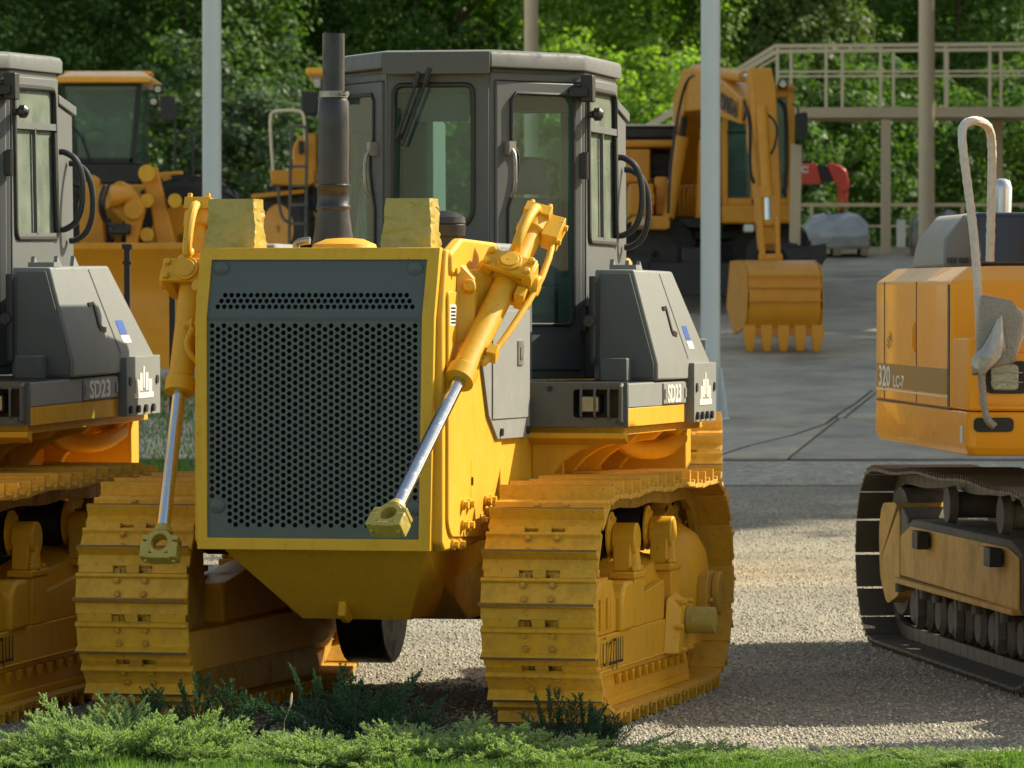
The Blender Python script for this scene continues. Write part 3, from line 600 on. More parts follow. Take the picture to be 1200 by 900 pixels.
        m = MB(); m.prism([(3.575, 3.06), (3.90, 3.0), (3.90, 3.05), (3.575, 3.11)], 'x', *sorted((sx*.34, sx*.668))); m.build('rear_pillar_cap', 'cab', root, bevel=.006)
        m = MB(); m.box(*sorted((sx*.60, sx*.70)), 2.60, 2.70, 3.085, 3.135); m.box(*sorted((sx*.66, sx*.725)), 2.62, 2.70, 3.06, 3.20); m.build('hinge_bracket', 'seal', root, bevel=.006)
        m = MB(); m.cyl((sx*.665, 2.76, 3.0), (sx*.70, 2.755, 3.0), .02, n=10); m.lathe((sx*.70, 2.755, 3.0), (sx, 0, 0), [(0, .02), (.01, .035), (.04, .035), (.055, .015)], 16); m.build('mirror_ball_mount', 'exh', root)
    hb = rrect([(.12, 2.2), (1.18, 2.2), (1.18, 3.05), (.12, 3.05)], .06, 4)
    wb, P, nn, _ = wall((.65, 3.56), (-.65, 3.56), 1.62, 3.19, [hb], 'cab_rear_wall', 'cab', root); glaze(P, nn, hb, 'g1', wb)
    m = MB(); out = [(-.665, 2.68), (-.29, 2.15), (.29, 2.15), (.665, 2.68), (.68, 2.71), (.685, 3.59), (-.685, 3.59), (-.68, 2.71)]
    inn = [(x*.93, 3.0+(y-3.0)*.93) for x, y in out]
    m.loft([[(x, y, 3.222) for x, y in out], [(x, y, 3.285) for x, y in out], [(x*.985, 3.0+(y-3.0)*.985, 3.305) for x, y in out], [(x, y, 3.315) for x, y in inn]])
    m.prism([(-.66, 2.74), (-.28, 2.22), (.28, 2.22), (.66, 2.74), (.66, 3.56), (-.66, 3.56)], 'z', 3.175, 3.221)
    rf = m.build('cab_roof', 'cab', root, bevel=.006)
    m = MB(); m.prism([(-.282, 3.19), (.282, 3.19), (.285, 3.303), (-.285, 3.303)], 'y', 2.14, 2.149); m.build('roof_fascia', 'cab', rf, bevel=.003)
    m = MB(); m.box(-.14, .14, 2.3, 2.305, 2.95, 3.1); m.box(-.6, .6, 2.75, 3.5, 3.15, 3.172); m.build('headliner', 'seat', rf)
    m = MB(); m.box(-.02, .44, 2.95, 3.4, 1.95, 2.1); m.prism(rrect([(.0, 2.1), (.42, 2.1), (.38, 2.58), (.04, 2.58)], .05), 'y', 3.35, 3.46); m.prism(rrect([(.10, 2.6), (.32, 2.6), (.30, 2.80), (.12, 2.80)], .05), 'y', 3.37, 3.44); m.box(.05, .37, 3.0, 3.4, 1.66, 1.95)
    m.build('operator_seat', 'seat', root, bevel=.02)
    for sx in (-1, 1):
        m = MB(); m.tube([(sx*.30, 2.9, 2.05), (sx*.31, 2.75, 2.25), (sx*.30, 2.7, 2.38)], .014, 8, 1); m.lathe((sx*.30, 2.7, 2.37), (0, 0, 1), [(0, .015), (.02, .03), (.05, .03), (.065, .01)], 12); m.build('control_lever', 'seal', root)
    m = MB(); m.tube([(-.55, 3.45, 1.7), (-.55, 3.45, 3.1), (-.5, 3.0, 3.14), (-.5, 2.6, 3.12)], .02, 8, 1); m.tube([(.55, 3.45, 1.7), (.55, 3.45, 3.1), (.5, 3.0, 3.14)], .02, 8, 1); m.build('cab_inner_frame', 'exh', root)
    m = MB(); m.box(-.35, .0, 2.45, 2.62, 1.66, 2.35); m.box(-.55, -.30, 3.0, 3.5, 1.66, 2.2); m.box(.46, .56, 3.0, 3.5, 1.66, 2.15); m.tube([(-.32, 3.05, 2.2), (-.32, 3.0, 2.4)], .015); m.build('control_console', 'seat', root, bevel=.01)
    m = MB(); m.lathe((0.0, 1.9, 1.62), (0, 0, 1), [(0, .2), (.02, .2)], 4); m.box(-.55, .55, 1.5, 2.2, 1.5, 1.62); m.box(-.5, .5, 1.55, 2.19, 1.62, 2.18); m.build('dash_cowl', 'cab', root, bevel=.01)
    # --- fenders, boxes
    for sx in (-1, 1):
        def X(a, b): return sorted((sx*a, sx*b))
        hl = [(.265, 1.435), (.505, 1.435), (.505, 1.575), (.265, 1.575)]
        A, Bp = ((.605, 1.59), (1.12, 1.59)) if sx > 0 else ((-1.12, 1.59), (-.605, 1.59))
        hq = rrect([((u-.03) if sx > 0 else .515-(u-.03), z) for u, z in hl], .015, 2)
        fw, P, nn, _ = wall(A, Bp, 1.388, 1.612, [hq], 'fender_front', 'cab', root, .02, .004)
        m = MB(); m.box(*X(.62, 1.10), 1.75, 1.77, 1.40, 1.60); m.build('lamp_recess', 'blk', fw)
        m = MB(); m.prism(rrect([(sx*.855, 1.455), (sx*.965, 1.455), (sx*.965, 1.55), (sx*.855, 1.55)], .015), 'y', 1.66, 1.74); lm = m.build('work_lamp', 'blk', fw, bevel=.006)
        m = MB(); m.prism(rrect([(sx*.863, 1.463), (sx*.957, 1.463), (sx*.957, 1.542), (sx*.863, 1.542)], .012), 'y', 1.652, 1.659); m.build('headlight', 'lens', fw, bevel=.004)
        m = MB()
        for x in (.885, .955, 1.025): m.tube([(sx*x, 1.585, 1.43), (sx*x, 1.565, 1.445), (sx*x, 1.565, 1.57), (sx*x, 1.585, 1.585)], .007, 8)
        m.tube([(sx*1.09, 1.585, 1.41), (sx*1.09, 1.555, 1.42), (sx*1.09, 1.555, 1.59), (sx*1.09, 1.585, 1.60)], .011, 8); m.split('lamp_guard_bar', 'cab', fw)
        m = MB()
        for x in (.72, .72, 1.05):
            m.cyl((sx*x, 1.59, 1.42 if x > 1 else 1.58), (sx*x, 1.58, 1.42 if x > 1 else 1.58), .014, n=8)
        m.cyl((sx*.72, 1.59, 1.43), (sx*.72, 1.58, 1.43), .014, n=8); m.split('fender_bolt', 'cab', fw)
        m = MB(); m.box(*X(.604, 1.115), 1.612, 3.8, 1.575, 1.608); dk = m.build('fender_deck', 'cab', root, bevel=.004)
        m = MB()
        for i in range(26): m.box(*X(.62, 1.105), 1.62+i*.04, 1.632+i*.04, 1.6085, 1.613)
        m.build('non_slip_tread', 'exh', dk)
        m = MB(); m.box(*X(1.09, 1.12), 1.612, 3.15, 1.485, 1.604); sk = m.build('fender_side', 'boxg', root, bevel=.004)
        m = MB(); m.box(*X(1.085, 1.117), 1.612, 3.75, 1.388, 1.483); m.build('fender_side_lower', 'yel', root, bevel=.004)
        m = MB(); m.box(*X(1.1205, 1.128), 2.50, 3.12, 1.492, 1.598); pl = m.build('model_plate', 'boxg', root, bevel=.002)
        if sx > 0: text('model_lettering', 'SD23', .128, 'wht', pl, (1.1285, 2.60, 1.50), (0, 1, 0), (0, 0, 1), sx=1.35, bold=.003)
        else: text('model_lettering', 'SD23', .105, 'wht', pl, (-1.1285, 3.02, 1.50), (0, -1, 0), (0, 0, 1), sx=1.35, bold=.003)
        m = MB()
        for y in (2.535, 3.09): m.prism([(y-.02, 1.52), (y+.02, 1.52), (y+.02, 1.57), (y-.02, 1.57)], 'x', *X(1.128, 1.134))
        m.split('plate_bolt', 'boxg', pl)
        m = MB(); m.box(*X(1.10, 1.165), 3.16, 3.80, 1.385, 1.70); bp_ = m.build('badge_plate', 'boxg', root, bevel=.004)
        m = MB(); e = sx*1.165
        # stepped tower emblem
        q = lambda y0, y1, z0, z1: m.box(*sorted((e, e+sx*.003)), 3.30+y0, 3.30+y1, z0, z1)
        q(.0, .36, 1.475, 1.505); q(.03, .09, 1.505, 1.575); q(.27, .33, 1.505, 1.575); q(.10, .15, 1.515, 1.61); q(.21, .26, 1.515, 1.61); q(.165, .195, 1.53, 1.645)
        m.build('tower_emblem', 'wht', bp_)
        m = MB()
        for y in (3.22, 3.36, 3.50, 3.64): m.cyl((sx*1.165, y, 1.42), (sx*1.18, y, 1.42), .022, n=8)
        for y in (3.22, 3.73): m.cyl((sx*1.165, y, 1.57), (sx*1.172, y, 1.57), .025, n=8)
        m.split('badge_bolt', 'seal', bp_)
        # tapered grey box on the fender
        f = [(.80, 2.22), (1.0, 2.22), (1.12, 2.22)]
        m = MB(); c8 = [(.80, 2.30, 1.615), (1.135, 2.30, 1.615), (1.135, 2.30, 1.70), (1.005, 2.32, 2.185), (.80, 2.32, 2.185)]; c9 = [(.80, 3.78, 1.615), (1.135, 3.78, 1.615), (1.135, 3.78, 1.70), (1.005, 3.36, 2.185), (.80, 3.36, 2.185)]
        m.loft([[(sx*x, y, z) for x, y, z in c8], [(sx*x, y, z) for x, y, z in c9]]); bx = m.build('battery_box', 'boxg', root, bevel=.012)
        m = MB(); m.hull([(sx*x, y, z) for x, y, z in ((.83, 2.285, 1.63), (1.115, 2.285, 1.63), (1.115, 2.285, 1.70), (.985, 2.305, 2.165), (.83, 2.305, 2.165), (.83, 2.299, 1.63), (1.115, 2.299, 1.63), (1.115, 2.30, 1.70), (.985, 2.319, 2.165), (.83, 2.319, 2.165))]); m.build('box_front_panel', 'cab', bx, bevel=.003)
        def on_slope(y, z): return (sx*(1.135-(z-1.70)/.485*.13+.002), y, z)
        m = MB(); m.add([on_slope(3.16, 1.72), on_slope(3.175, 1.72), on_slope(2.985, 2.17), on_slope(2.97, 2.17)], [(0, 1, 2, 3)]); m.build('box_seam', 'seal', bx)
        m = MB(); a = Vector(on_slope(2.90, 1.86)); b = Vector(on_slope(2.90, 1.99)); m.bar(a, b, .03, .012, up=(1, 0, 0)); m.bar(Vector(on_slope(2.80, 1.985)), b, .02, .012, up=(1, 0, 0)); m.bar(a, Vector(on_slope(3.0, 1.85)), .025, .012, up=(1, 0, 0)); m.build('box_latch', 'seal', bx)
        m = MB(); m.hull([on_slope(3.27, 1.775), on_slope(3.42, 1.775), on_slope(3.25, 1.815), on_slope(3.40, 1.815), (sx*1.09, 3.34, 1.79)]); m.build('white_sticker', 'wht', bx)
        m = MB(); m.hull([on_slope(3.25, 1.822), on_slope(3.38, 1.822), on_slope(3.22, 1.895), on_slope(3.35, 1.895), (sx*1.05, 3.3, 1.86)]); m.build('blue_sticker', 'decal', bx)
        m = MB(); m.cyl((sx*.80, 2.28, 1.70), (sx*.80, 2.28, 2.15), .022, n=10); m.cyl((sx*.79, 2.25, 1.92), (sx*.79, 2.22, 1.92), .03, n=10); m.build('box_hinge_rod', 'exh', bx)
        m = MB(); m.box(*X(.86, 1.0), 2.16, 2.27, 1.612, 1.73); m.build('step_block', 'cab', root, bevel=.006)
        m = MB(); m.box(*X(.86, 1.0), 2.4, 2.5, 2.185, 2.21)
        for y in (2.5, 2.9, 3.2): m.prism([(y, 2.185), (y+.1, 2.185), (y+.02, 2.24)], 'x', *X(.84, .86))
        m.split('lid_bracket', 'boxg', bx)
        # yellow structure below the fender
        m = MB(); m.box(*X(.60, 1.08), 1.70, 3.85, 1.345, 1.386); m.prism([(1.62, 1.36), (1.62, 1.33), (1.70, 1.30), (1.70, 1.36)], 'x', *X(.60, 1.10)); m.build('fender_base', 'yel', root, bevel=.004)
        m = MB(); m.box(*X(.44, .60), 1.0, 3.8, .9, 1.36); m.build('case_side', 'yel', root, bevel=.01)
        for y in (1.72, 2.25, 2.85, 3.5):
            arc = [(.60, 1.345), (.60, .95), (.66, .95)]+[(.66+.34*(1-math.cos(t)), 1.0+.30*math.sin(t)) for t in [k*math.pi/12 for k in range(1, 7)]]+[(1.05, 1.345)]
            m = MB(); m.prism([(sx*a, b) for a, b in arc], 'y', y, y+.06); m.build('fender_gusset', 'yel', root, bevel=.006)
        m = MB(); m.box(*X(.61, .70), 2.0, 2.03, .98, 1.33)
        for z in (1.05, 1.2):
            for x in (.635, .668): m.box(*X(x, x+.012), 1.995, 2.0, z, z+.05)
        m.split('slotted_bracket', 'yelp', root)
        m = MB(); m.prism([(3.85, .75), (4.25, .75), (4.25, 1.30), (4.12, 1.38), (3.85, 1.38)], 'x', *X(.52, .58)); m.prism([(3.85, .75), (4.25, .75), (4.25, 1.30), (4.12, 1.38), (3.85, 1.38)], 'x', *X(.80, .86)); m.box(*X(.52, .86), 3.9, 3.95, .75, 1.38)
        m.cyl((sx*.5, 4.1, 1.15), (sx*.92, 4.1, 1.15), .06, n=16); m.build('ripper_bracket', 'yelp', root, bevel=.008)
        m = MB(); m.tube([(sx*.75, 3.0, 1.33), (sx*.80, 3.2, 1.24), (sx*.95, 3.4, 1.23), (sx*1.0, 3.6, 1.30)], .05, 12, 2); m.build('under_fender_pipe', 'yelp', root)
        m = MB(); m.prism([(1.5, 2.2), (1.5, 1.62), (1.60, 1.62), (1.60, 2.2)], 'x', *X(.5, .60)); m.build('hood_rear_post', 'cab', root)
    m = MB(); m.box(-1.0, 1.0, 3.80, 3.95, .85, 1.36); m.build('rear_plate', 'yel', root, bevel=.01); m = MB(); m.box(-.9, .9, 3.81, 4.0, 1.6, 1.95); m.build('rear_tank', 'boxg', root, bevel=.02)
    return root

doz = make_bulldozer()
def pose(o, x, y, z, yaw, nose):
    o.location = (x, y, z); o.rotation_mode = 'XYZ'; o.rotation_euler = (R(-nose), 0, R(-yaw))
tag(doz, 'yellow bulldozer in the centre with black honeycomb radiator grille and grey cab, blade removed', 'bulldozer', 'yellow tracked bulldozers')
pose(doz, -.86, 25.55, .052, 12.5, .34)
doz2 = copy_tree(doz); pose(doz2, -3.86, 25.75, .025, 12.4, -.64)
tag(doz2, 'yellow bulldozer cut off by the left edge, showing its SD23 plate', 'bulldozer', 'yellow tracked bulldozers')
doz3 = copy_tree(doz, skip=('lift_cylinder', 'cylinder_yoke', 'battery_box', 'yoke_pedestal', 'wrapped_headlight', 'exhaust_stack', 'cab_roof', 'cab_side_wall', 'cab_front_wall', 'cab_rear_wall', 'cab_door_frame', 'cab_door', 'cab_floor', 'cab_rear_pillar', 'rear_pillar_cap', 'hinge_bracket', 'mirror_ball_mount', 'grab_handle', 'operator_seat', 'control_console', 'control_lever', 'cab_inner_frame', 'trunnion_bracket', 'valve_block', 'air_precleaner')); pose(doz3, (637-600)/FPX*38.5, 38.5, .045, 2, 0)
tag(doz3, 'bulldozer hidden behind the middle one, only its right track showing', 'bulldozer', 'yellow tracked bulldozers')
# ------------------------------------------------------------------ ground
def gz(Y):
    pl = lambda y: -3.645+.0865*y
    if Y <= 40: return 0.0
    if Y < 46: t = (Y-40)/6; return pl(46)*t*t*(.2+.8*t) if pl(46) > 0 else 0
    if Y <= 72.6: return pl(Y)
    return pl(72.6)
def gravel_mat(name, cols, scale, blotch):
    m = bpy.data.materials.new(name); m.use_nodes = True; n = m.node_tree.nodes; l = m.node_tree.links; b = n['Principled BSDF']
    b.inputs['Roughness'].default_value = .9; b.inputs['Specular IOR Level'].default_value = .2
    tc = n.new('ShaderNodeTexCoord'); v = n.new('ShaderNodeTexVoronoi'); v.inputs['Scale'].default_value = scale; l.new(tc.outputs['Object'], v.inputs['Vector'])
    r = n.new('ShaderNodeValToRGB'); e = r.color_ramp.elements; e[0].color = (*cols[0], 1); e[1].color = (*cols[-1], 1); e[0].position = .05; e[1].position = .95
    for i, c in enumerate(cols[1:-1]): q = e.new((i+1)/(len(cols)-1)); q.color = (*c, 1)
    sp = n.new('ShaderNodeSeparateColor'); l.new(v.outputs['Color'], sp.inputs[0]); l.new(sp.outputs[0], r.inputs[0])
    no = n.new('ShaderNodeTexNoise'); no.inputs['Scale'].default_value = .55; no.inputs['Detail'].default_value = 6; l.new(tc.outputs['Object'], no.inputs['Vector'])
    mr = n.new('ShaderNodeMapRange'); mr.inputs[1].default_value = .35; mr.inputs[2].default_value = .68; mr.inputs[3].default_value = 1-blotch; mr.inputs[4].default_value = 1+blotch*.6; l.new(no.outputs[0], mr.inputs[0])
    x = n.new('ShaderNodeMix'); x.data_type = 'RGBA'; x.blend_type = 'MULTIPLY'; x.inputs[0].default_value = 1; l.new(r.outputs[0], x.inputs[6]); l.new(mr.outputs[0], x.inputs[7]); l.new(x.outputs[2], b.inputs['Base Color'])
    no2 = n.new('ShaderNodeTexNoise'); no2.inputs['Scale'].default_value = scale*.35; no2.inputs['Detail'].default_value = 6; l.new(tc.outputs['Object'], no2.inputs['Vector'])
    ad = n.new('ShaderNodeMath'); ad.operation = 'SUBTRACT'; l.new(no2.outputs[0], ad.inputs[0]); l.new(v.outputs['Distance'], ad.inputs[1])
    bp = n.new('ShaderNodeBump'); bp.inputs['Strength'].default_value = .9; bp.inputs['Distance'].default_value = .02; l.new(ad.outputs[0], bp.inputs['Height']); l.new(bp.outputs[0], b.inputs['Normal'])
    return m
M['gravel'] = gravel_mat('crushed_gravel', [(.22, .20, .155), (.31, .285, .22), (.40, .365, .275), (.50, .455, .345)], 60, .25)
M['apron'] = gravel_mat('worn_cement_apron', [(.30, .275, .22), (.40, .365, .29), (.44, .40, .315), (.52, .47, .37)], 20, .22)
M['soil'] = gravel_mat('dark_soil', [(.02, .018, .012), (.05, .042, .028), (.09, .075, .05)], 40, .3)
def sheet(name, x0, x1, ys, m, dz=0, nx=2, zf=gz, slant=0):
    vs = []; fs = []
    for y in ys:
        for i in range(nx+1): vs.append((x0+(x1-x0)*i/nx+slant*(y-ys[0]), y, zf(y)+dz))
    for j in range(len(ys)-1):
        for i in range(nx): a = j*(nx+1)+i; fs.append((a, a+1, a+nx+2, a+nx+1))
    mb = MB(); mb.add(vs, fs); return mb.build(name, m, smooth=False, recalc=False)
ys = [-60, 0, 10, 20, 30, 40]+[40+.5*i for i in range(1, 13)]+[50, 60, 72.5, 72.7, 80, 120, 300, 900]
tag(sheet('ground', -400, 400, ys, 'gravel'), kind='structure')
tag(sheet('cement_apron', -.5, 14, [47.0+.36*i for i in range(6)], 'apron', .006), kind='structure')
tag(sheet('planting_bed', -9, 9, [22.2, 24.55], 'soil', .006), kind='structure'); tag(sheet('front_lawn', -60, 60, [-50, 0, 22.19], 'lawnsoil', .006), kind='structure')
tag(sheet('lawn', -14, -2.2, [45.5, 47, 49, 51, 53, 56], 'lawnsoil', .012), kind='structure')
ramp = tag(sheet('concrete_ramp', -22, 16, [48.8, 60, 72.5, 72.7, 76], 'joint', .008), kind='structure')
rows = [48.85, 52.2, 55.3, 58.6, 62.0, 65.3, 68.7, 72.4, 76.0]
for j in range(8):
    y0, y1 = rows[j]+.05, rows[j+1]-.05; sh = .20; jt = random.uniform(-.25, .25)
    for k in range(-5, 4):
        a = 3.63+jt+4.5*k; g = .014
        xs = lambda y, kk: 3.63+jt+sh*(y-55)+4.5*kk
        if xs(y0, k+1) < -21 or xs(y0, k) > 11: continue
        top = .022+random.uniform(0, .014); m = MB()
        pts = [(xs(y0, k)+g, y0), (xs(y0, k+1)-g, y0), (xs(y1, k+1)-g, y1), (xs(y1, k)+g, y1)]
        if j < 2 and pts[1][0] < -2.0: continue
        m.add([(x, y, gz(y)+.009) for x, y in pts]+[(x, y, gz(y)+top) for x, y in pts], [(4, 5, 6, 7), (0, 1, 5, 4), (1, 2, 6, 5), (2, 3, 7, 6), (3, 0, 4, 7)])
        m.build('concrete_slab', random.choice(['conc', 'conc', 'conc2']), ramp, bevel=.008, smooth=False, recalc=False)
# crack running across the ramp
m = MB(); pts = [(840, 535), (880, 522), (930, 510), (968, 497), (985, 484), (1004, 472), (1022, 458)]
P_ = [];
for px, py in pts:
    r = ray(px, py); lo_, hi_ = 44.0, 72.0
    for _ in range(30):
        Y = (lo_+hi_)/2
        if CAMH+r.z/r.y*Y > gz(Y)+.03: lo_ = Y
        else: hi_ = Y
    P_.append(Vector((r.x/r.y*Y, Y, gz(Y)+.030)))
for a, b in zip(P_[:-1], P_[1:]): m.bar(a, b, .035, .008)
m.build('tar_crack', 'joint', ramp)

def pebbles(n, reg, smin, smax, name, label):
    m_ = []; base = np.array([(1, 0, 0), (-.5, .87, 0), (-.5, -.87, 0), (0, 0, .8), (.5, .5, .45), (-.6, 0, .5), (.4, -.6, .4)])
    fidx = np.array([(0, 4, 6), (0, 1, 4), (1, 5, 4), (1, 2, 5), (2, 6, 5), (2, 0, 6), (3, 6, 4), (3, 4, 5), (3, 5, 6)])
    P = np.array([reg() for _ in range(n)]); s = rng.uniform(smin, smax, (n, 1, 1))*rng.uniform(.6, 1.2, (n, 1, 3)); a = rng.uniform(0, 6.28, n)
    v = base[None]*s*rng.uniform(.75, 1.25, (n, 7, 1)); c, q = np.cos(a)[:, None], np.sin(a)[:, None]
    x = v[..., 0]*c-v[..., 1]*q; y = v[..., 0]*q+v[..., 1]*c; v[..., 0], v[..., 1] = x, y; v += P[:, None, :]
    f = (fidx[None]+np.arange(n)[:, None, None]*7).reshape(-1, 3); V = v.reshape(-1, 3)
    me = bpy.data.meshes.new(name); me.vertices.add(len(V)); me.vertices.foreach_set('co', V.ravel()); me.loops.add(f.size); me.loops.foreach_set('vertex_index', f.ravel().astype(np.int32))
    me.polygons.add(len(f)); me.polygons.foreach_set('loop_start', np.arange(0, f.size, 3, dtype=np.int32)); me.update(calc_edges=True); me.materials.append(M['peb'])
    t = np.repeat(rng.uniform(0, 1, n), 7).astype(np.float32); at_ = me.attributes.new('tone', 'FLOAT', 'POINT'); at_.data.foreach_set('value', t)
    o = bpy.data.objects.new(name, me); col.objects.link(o); tag(o, label, name, kind='stuff'); return o
pm = bpy.data.materials.new('gravel_stone'); pm.use_nodes = True; n_ = pm.node_tree.nodes; l_ = pm.node_tree.links
a_ = n_.new('ShaderNodeAttribute'); a_.attribute_name = 'tone'; r_ = n_.new('ShaderNodeValToRGB'); r_.color_ramp.elements[0].color = (.20, .18, .14, 1); r_.color_ramp.elements[1].color = (.54, .49, .37, 1)
q_ = r_.color_ramp.elements.new(.55); q_.color = (.35, .32, .25, 1); l_.new(a_.outputs['Fac'], r_.inputs[0]); l_.new(r_.outputs[0], n_['Principled BSDF'].inputs['Base Color']); n_['Principled BSDF'].inputs['Roughness'].default_value = .85; M['peb'] = pm
def reg():
    Y = 24.4+21*random.random()**1.4; X = random.uniform(-.1, .1)*Y; return (X, Y, gz(Y)+.003)
pebbles(60000, reg, .005, .0145, 'gravel', 'loose grey crushed gravel spread round the machines')

# ------------------------------------------------------------------ foliage
def quads(name, C, U, V_, tone, m, parent=None):   # rhombus leaves: centre, half axes
    n = len(C); v = np.stack([C-U, C+V_, C+U, C-V_], 1).reshape(-1, 3); me = bpy.data.meshes.new(name)
    me.vertices.add(4*n); me.vertices.foreach_set('co', v.ravel().astype(np.float32)); me.loops.add(4*n); me.loops.foreach_set('vertex_index', np.arange(4*n, dtype=np.int32))
    me.polygons.add(n); me.polygons.foreach_set('loop_start', np.arange(0, 4*n, 4, dtype=np.int32)); me.update(calc_edges=True); me.materials.append(M[m])
    a = me.attributes.new('tone', 'FLOAT', 'POINT'); a.data.foreach_set('value', np.repeat(np.clip(tone, 0, 1), 4).astype(np.float32))
    o = bpy.data.objects.new(name, me); col.objects.link(o)
    if parent: o.parent = parent
    return o
def unit(a): return a/np.maximum(np.linalg.norm(a, axis=-1, keepdims=True), 1e-9)
def crown_leaves(rad, ncl, nlf, size, csize, squash=.7, inner=.55):
    d = unit(rng.normal(size=(ncl, 3))); rr = rng.uniform(inner, 1, (ncl, 1))**.6
    lump = 1+.16*np.sin(d[:, :1]*5+rng.uniform(0, 6))+.12*np.sin(d[:, 2:3]*7+d[:, 1:2]*4)
    cc = d*rr*lump*np.array(rad); cs = rng.uniform(.6, 1.35, (ncl, 1))*csize
    idx = np.repeat(np.arange(ncl), nlf); n = len(idx); e = unit(rng.normal(size=(n, 3)))*rng.uniform(.35, 1, (n, 1))**.5
    e[:, 2] *= squash; C = cc[idx]+e*cs[idx]
    nr = unit(d[idx]*.6+e*.9+np.array([0, 0, .55])+rng.normal(size=(n, 3))*.55)
    t = unit(np.cross(nr, rng.normal(size=(n, 3)))); b = np.cross(nr, t); s = rng.uniform(.6, 1.25, (n, 1))*size
    tone = np.clip(rng.normal(.45, .2, n)+rng.normal(0, .14, ncl)[idx]+e[:, 2]*.12, 0, 1)
    return C, t*s*.5, b*s*.36, tone
M['lfd'] = leafmat('dark_leaves', (.035, .078, .02), (.105, .195, .05), .35)
M['lfm'] = leafmat('mid_leaves', (.045, .098, .022), (.12, .215, .052), .38)
M['lfb'] = leafmat('sunlit_leaves', (.11, .20, .03), (.27, .40, .075), .5)  # brighter leaf colour paints in the sun on the middle trees
M['lfg'] = leafmat('greyish_leaves', (.045, .080, .042), (.11, .17, .095), .3)
M['lfo'] = leafmat('olive_leaves', (.06, .10, .026), (.16, .23, .07), .35)
def tree(px, Y, zc, rad, m, label, name='broadleaf_tree', ncl=560, nlf=70, size=.125, csize=.46, group='trees and bushes behind the yard', cat='tree', inner=.5):
    x = (px-600)/FPX*Y; g = gz(Y); root = empty(name, (x, Y, g)); tag(root, label, cat, group)
    C, U, V_, t = crown_leaves(rad, ncl, nlf, size, csize, inner=inner); C = C+np.array([0, 0, zc-g]); k = C[:, 2] > .02
    quads('crown', C[k], U[k], V_[k], t[k], m, root)
    mb = MB(); h = zc-g
    mb.tube([(0, 0, -.2), (.06, .02, h*.4), (-.05, 0, h*.8), (.05, 0, h+rad[2]*.5)], [.20, .16, .12, .05], 10, 1)
    for i in range(7):
        a = i*2.4; z0 = h*.35+i*.12*h; mb.tube([(0, 0, z0), (math.cos(a)*rad[0]*.4, math.sin(a)*rad[1]*.4, z0+rad[2]*.25), (math.cos(a)*rad[0]*.8, math.sin(a)*rad[1]*.8, z0+rad[2]*.4)], [.08, .05, .015], 7, 1)
    mb.build('trunk', 'bark', root); return root
T = [
 (-20, 98, 6.4, (3.0, 2.4, 4.6), 'lfd', 'dark broadleaf tree at the far left behind the sloping cab roof'),
 (110, 104, 6.6, (3.0, 2.4, 4.8), 'lfd', 'dark broadleaf tree above the wheel loader cab'),
 (215, 99, 6.8, (2.4, 2.2, 4.4), 'lfm', 'mid green tree with scattered paler leaves, to the left of the left white pole'),
 (330, 106, 7.4, (2.6, 2.3, 4.6), 'lfm', 'green tree rising between the left white pole and the exhaust stack'),
 (440, 110, 7.4, (2.5, 2.3, 4.8), 'lfm', 'sunlit green tree directly behind the exhaust pipe and cab roof'),
 (540, 104, 7.6, (2.4, 2.3, 4.6), 'lfm', 'green tree behind the middle of the cab roof, left of the thin tan column'),
 (655, 108, 7.2, (2.6, 2.3, 4.8), 'lfb', 'bright green tree just right of the thin tan column'),
 (760, 100, 6.4, (2.2, 2.0, 4.4), 'lfb', 'brightest sunlit tree between the cab and the right white pole'),
 (905, 101, 7.0, (1.5, 1.5, 3.3), 'lfo', 'olive green round-topped tree behind the raised walkway rail'),
 (860, 112, 6.6, (2.8, 2.2, 5.0), 'lfd', 'dark green tree half hidden by the excavator boom'),
 (1010, 112, 7.0, (3.0, 2.4, 5.2), 'lfd', 'tall dark tree between the excavator and the thick tan column'),
 (1120, 106, 6.0, (2.8, 2.4, 4.8), 'lfm', 'mid green tree to the right of the thick tan column'),
 (1235, 110, 6.6, (3.0, 2.4, 5.0), 'lfm', 'green tree cut off by the right edge behind the walkway'),
]
for px, Y, zc, rad, m_, lab in T: tree(px, Y, zc, rad, m_, lab)
Bsh = [
 (40, 88, 3.6, (1.7, 1.3, 1.8), 'lfd', 'dark bush behind the wheel loader, leftmost of the bushes'),
 (245, 90, 3.9, (1.9, 1.4, 2.2), 'lfg', 'grey green bush at the foot of the left white pole'),
 (330, 92, 3.9, (1.7, 1.3, 2.0), 'lfg', 'grey green bush behind the handrail of the half hidden loader'),
 (430, 94, 3.9, (1.8, 1.3, 2.2), 'lfm', 'green bush seen through the side glass of the middle cab'),
 (560, 92, 3.7, (1.8, 1.3, 2.1), 'lfm', 'green bush seen through the windscreen of the middle cab'),
 (690, 94, 4.0, (1.8, 1.4, 2.4), 'lfb', 'bright green bush behind the right edge of the middle cab'),
 (790, 92, 3.9, (1.5, 1.3, 2.2), 'lfb', 'bright green bush behind the black engine cover of the excavator'),
 (965, 90, 4.0, (1.5, 1.3, 2.0), 'lfm', 'green bush right above the red crane arm'),
 (1030, 96, 3.9, (1.8, 1.4, 2.4), 'lfd', 'dark bush behind the slim walkway post'),
 (1130, 92, 3.8, (1.6, 1.3, 2.2), 'lfm', 'mid green bush between the thick tan column and the wrapped handrail'),
 (1215, 95, 4.0, (1.8, 1.4, 2.2), 'lfo', 'olive bush at the right edge below the walkway'),
 (890, 88, 3.6, (1.2, 1.0, 1.6), 'lfd', 'dark bush behind the excavator cab'),
]
for px, Y, zc, rad, m_, lab in Bsh: tree(px, Y, zc, rad, m_, lab, 'leafy_bush', 230, 60, .12, .30, 'trees and bushes behind the yard', 'bush', .5)
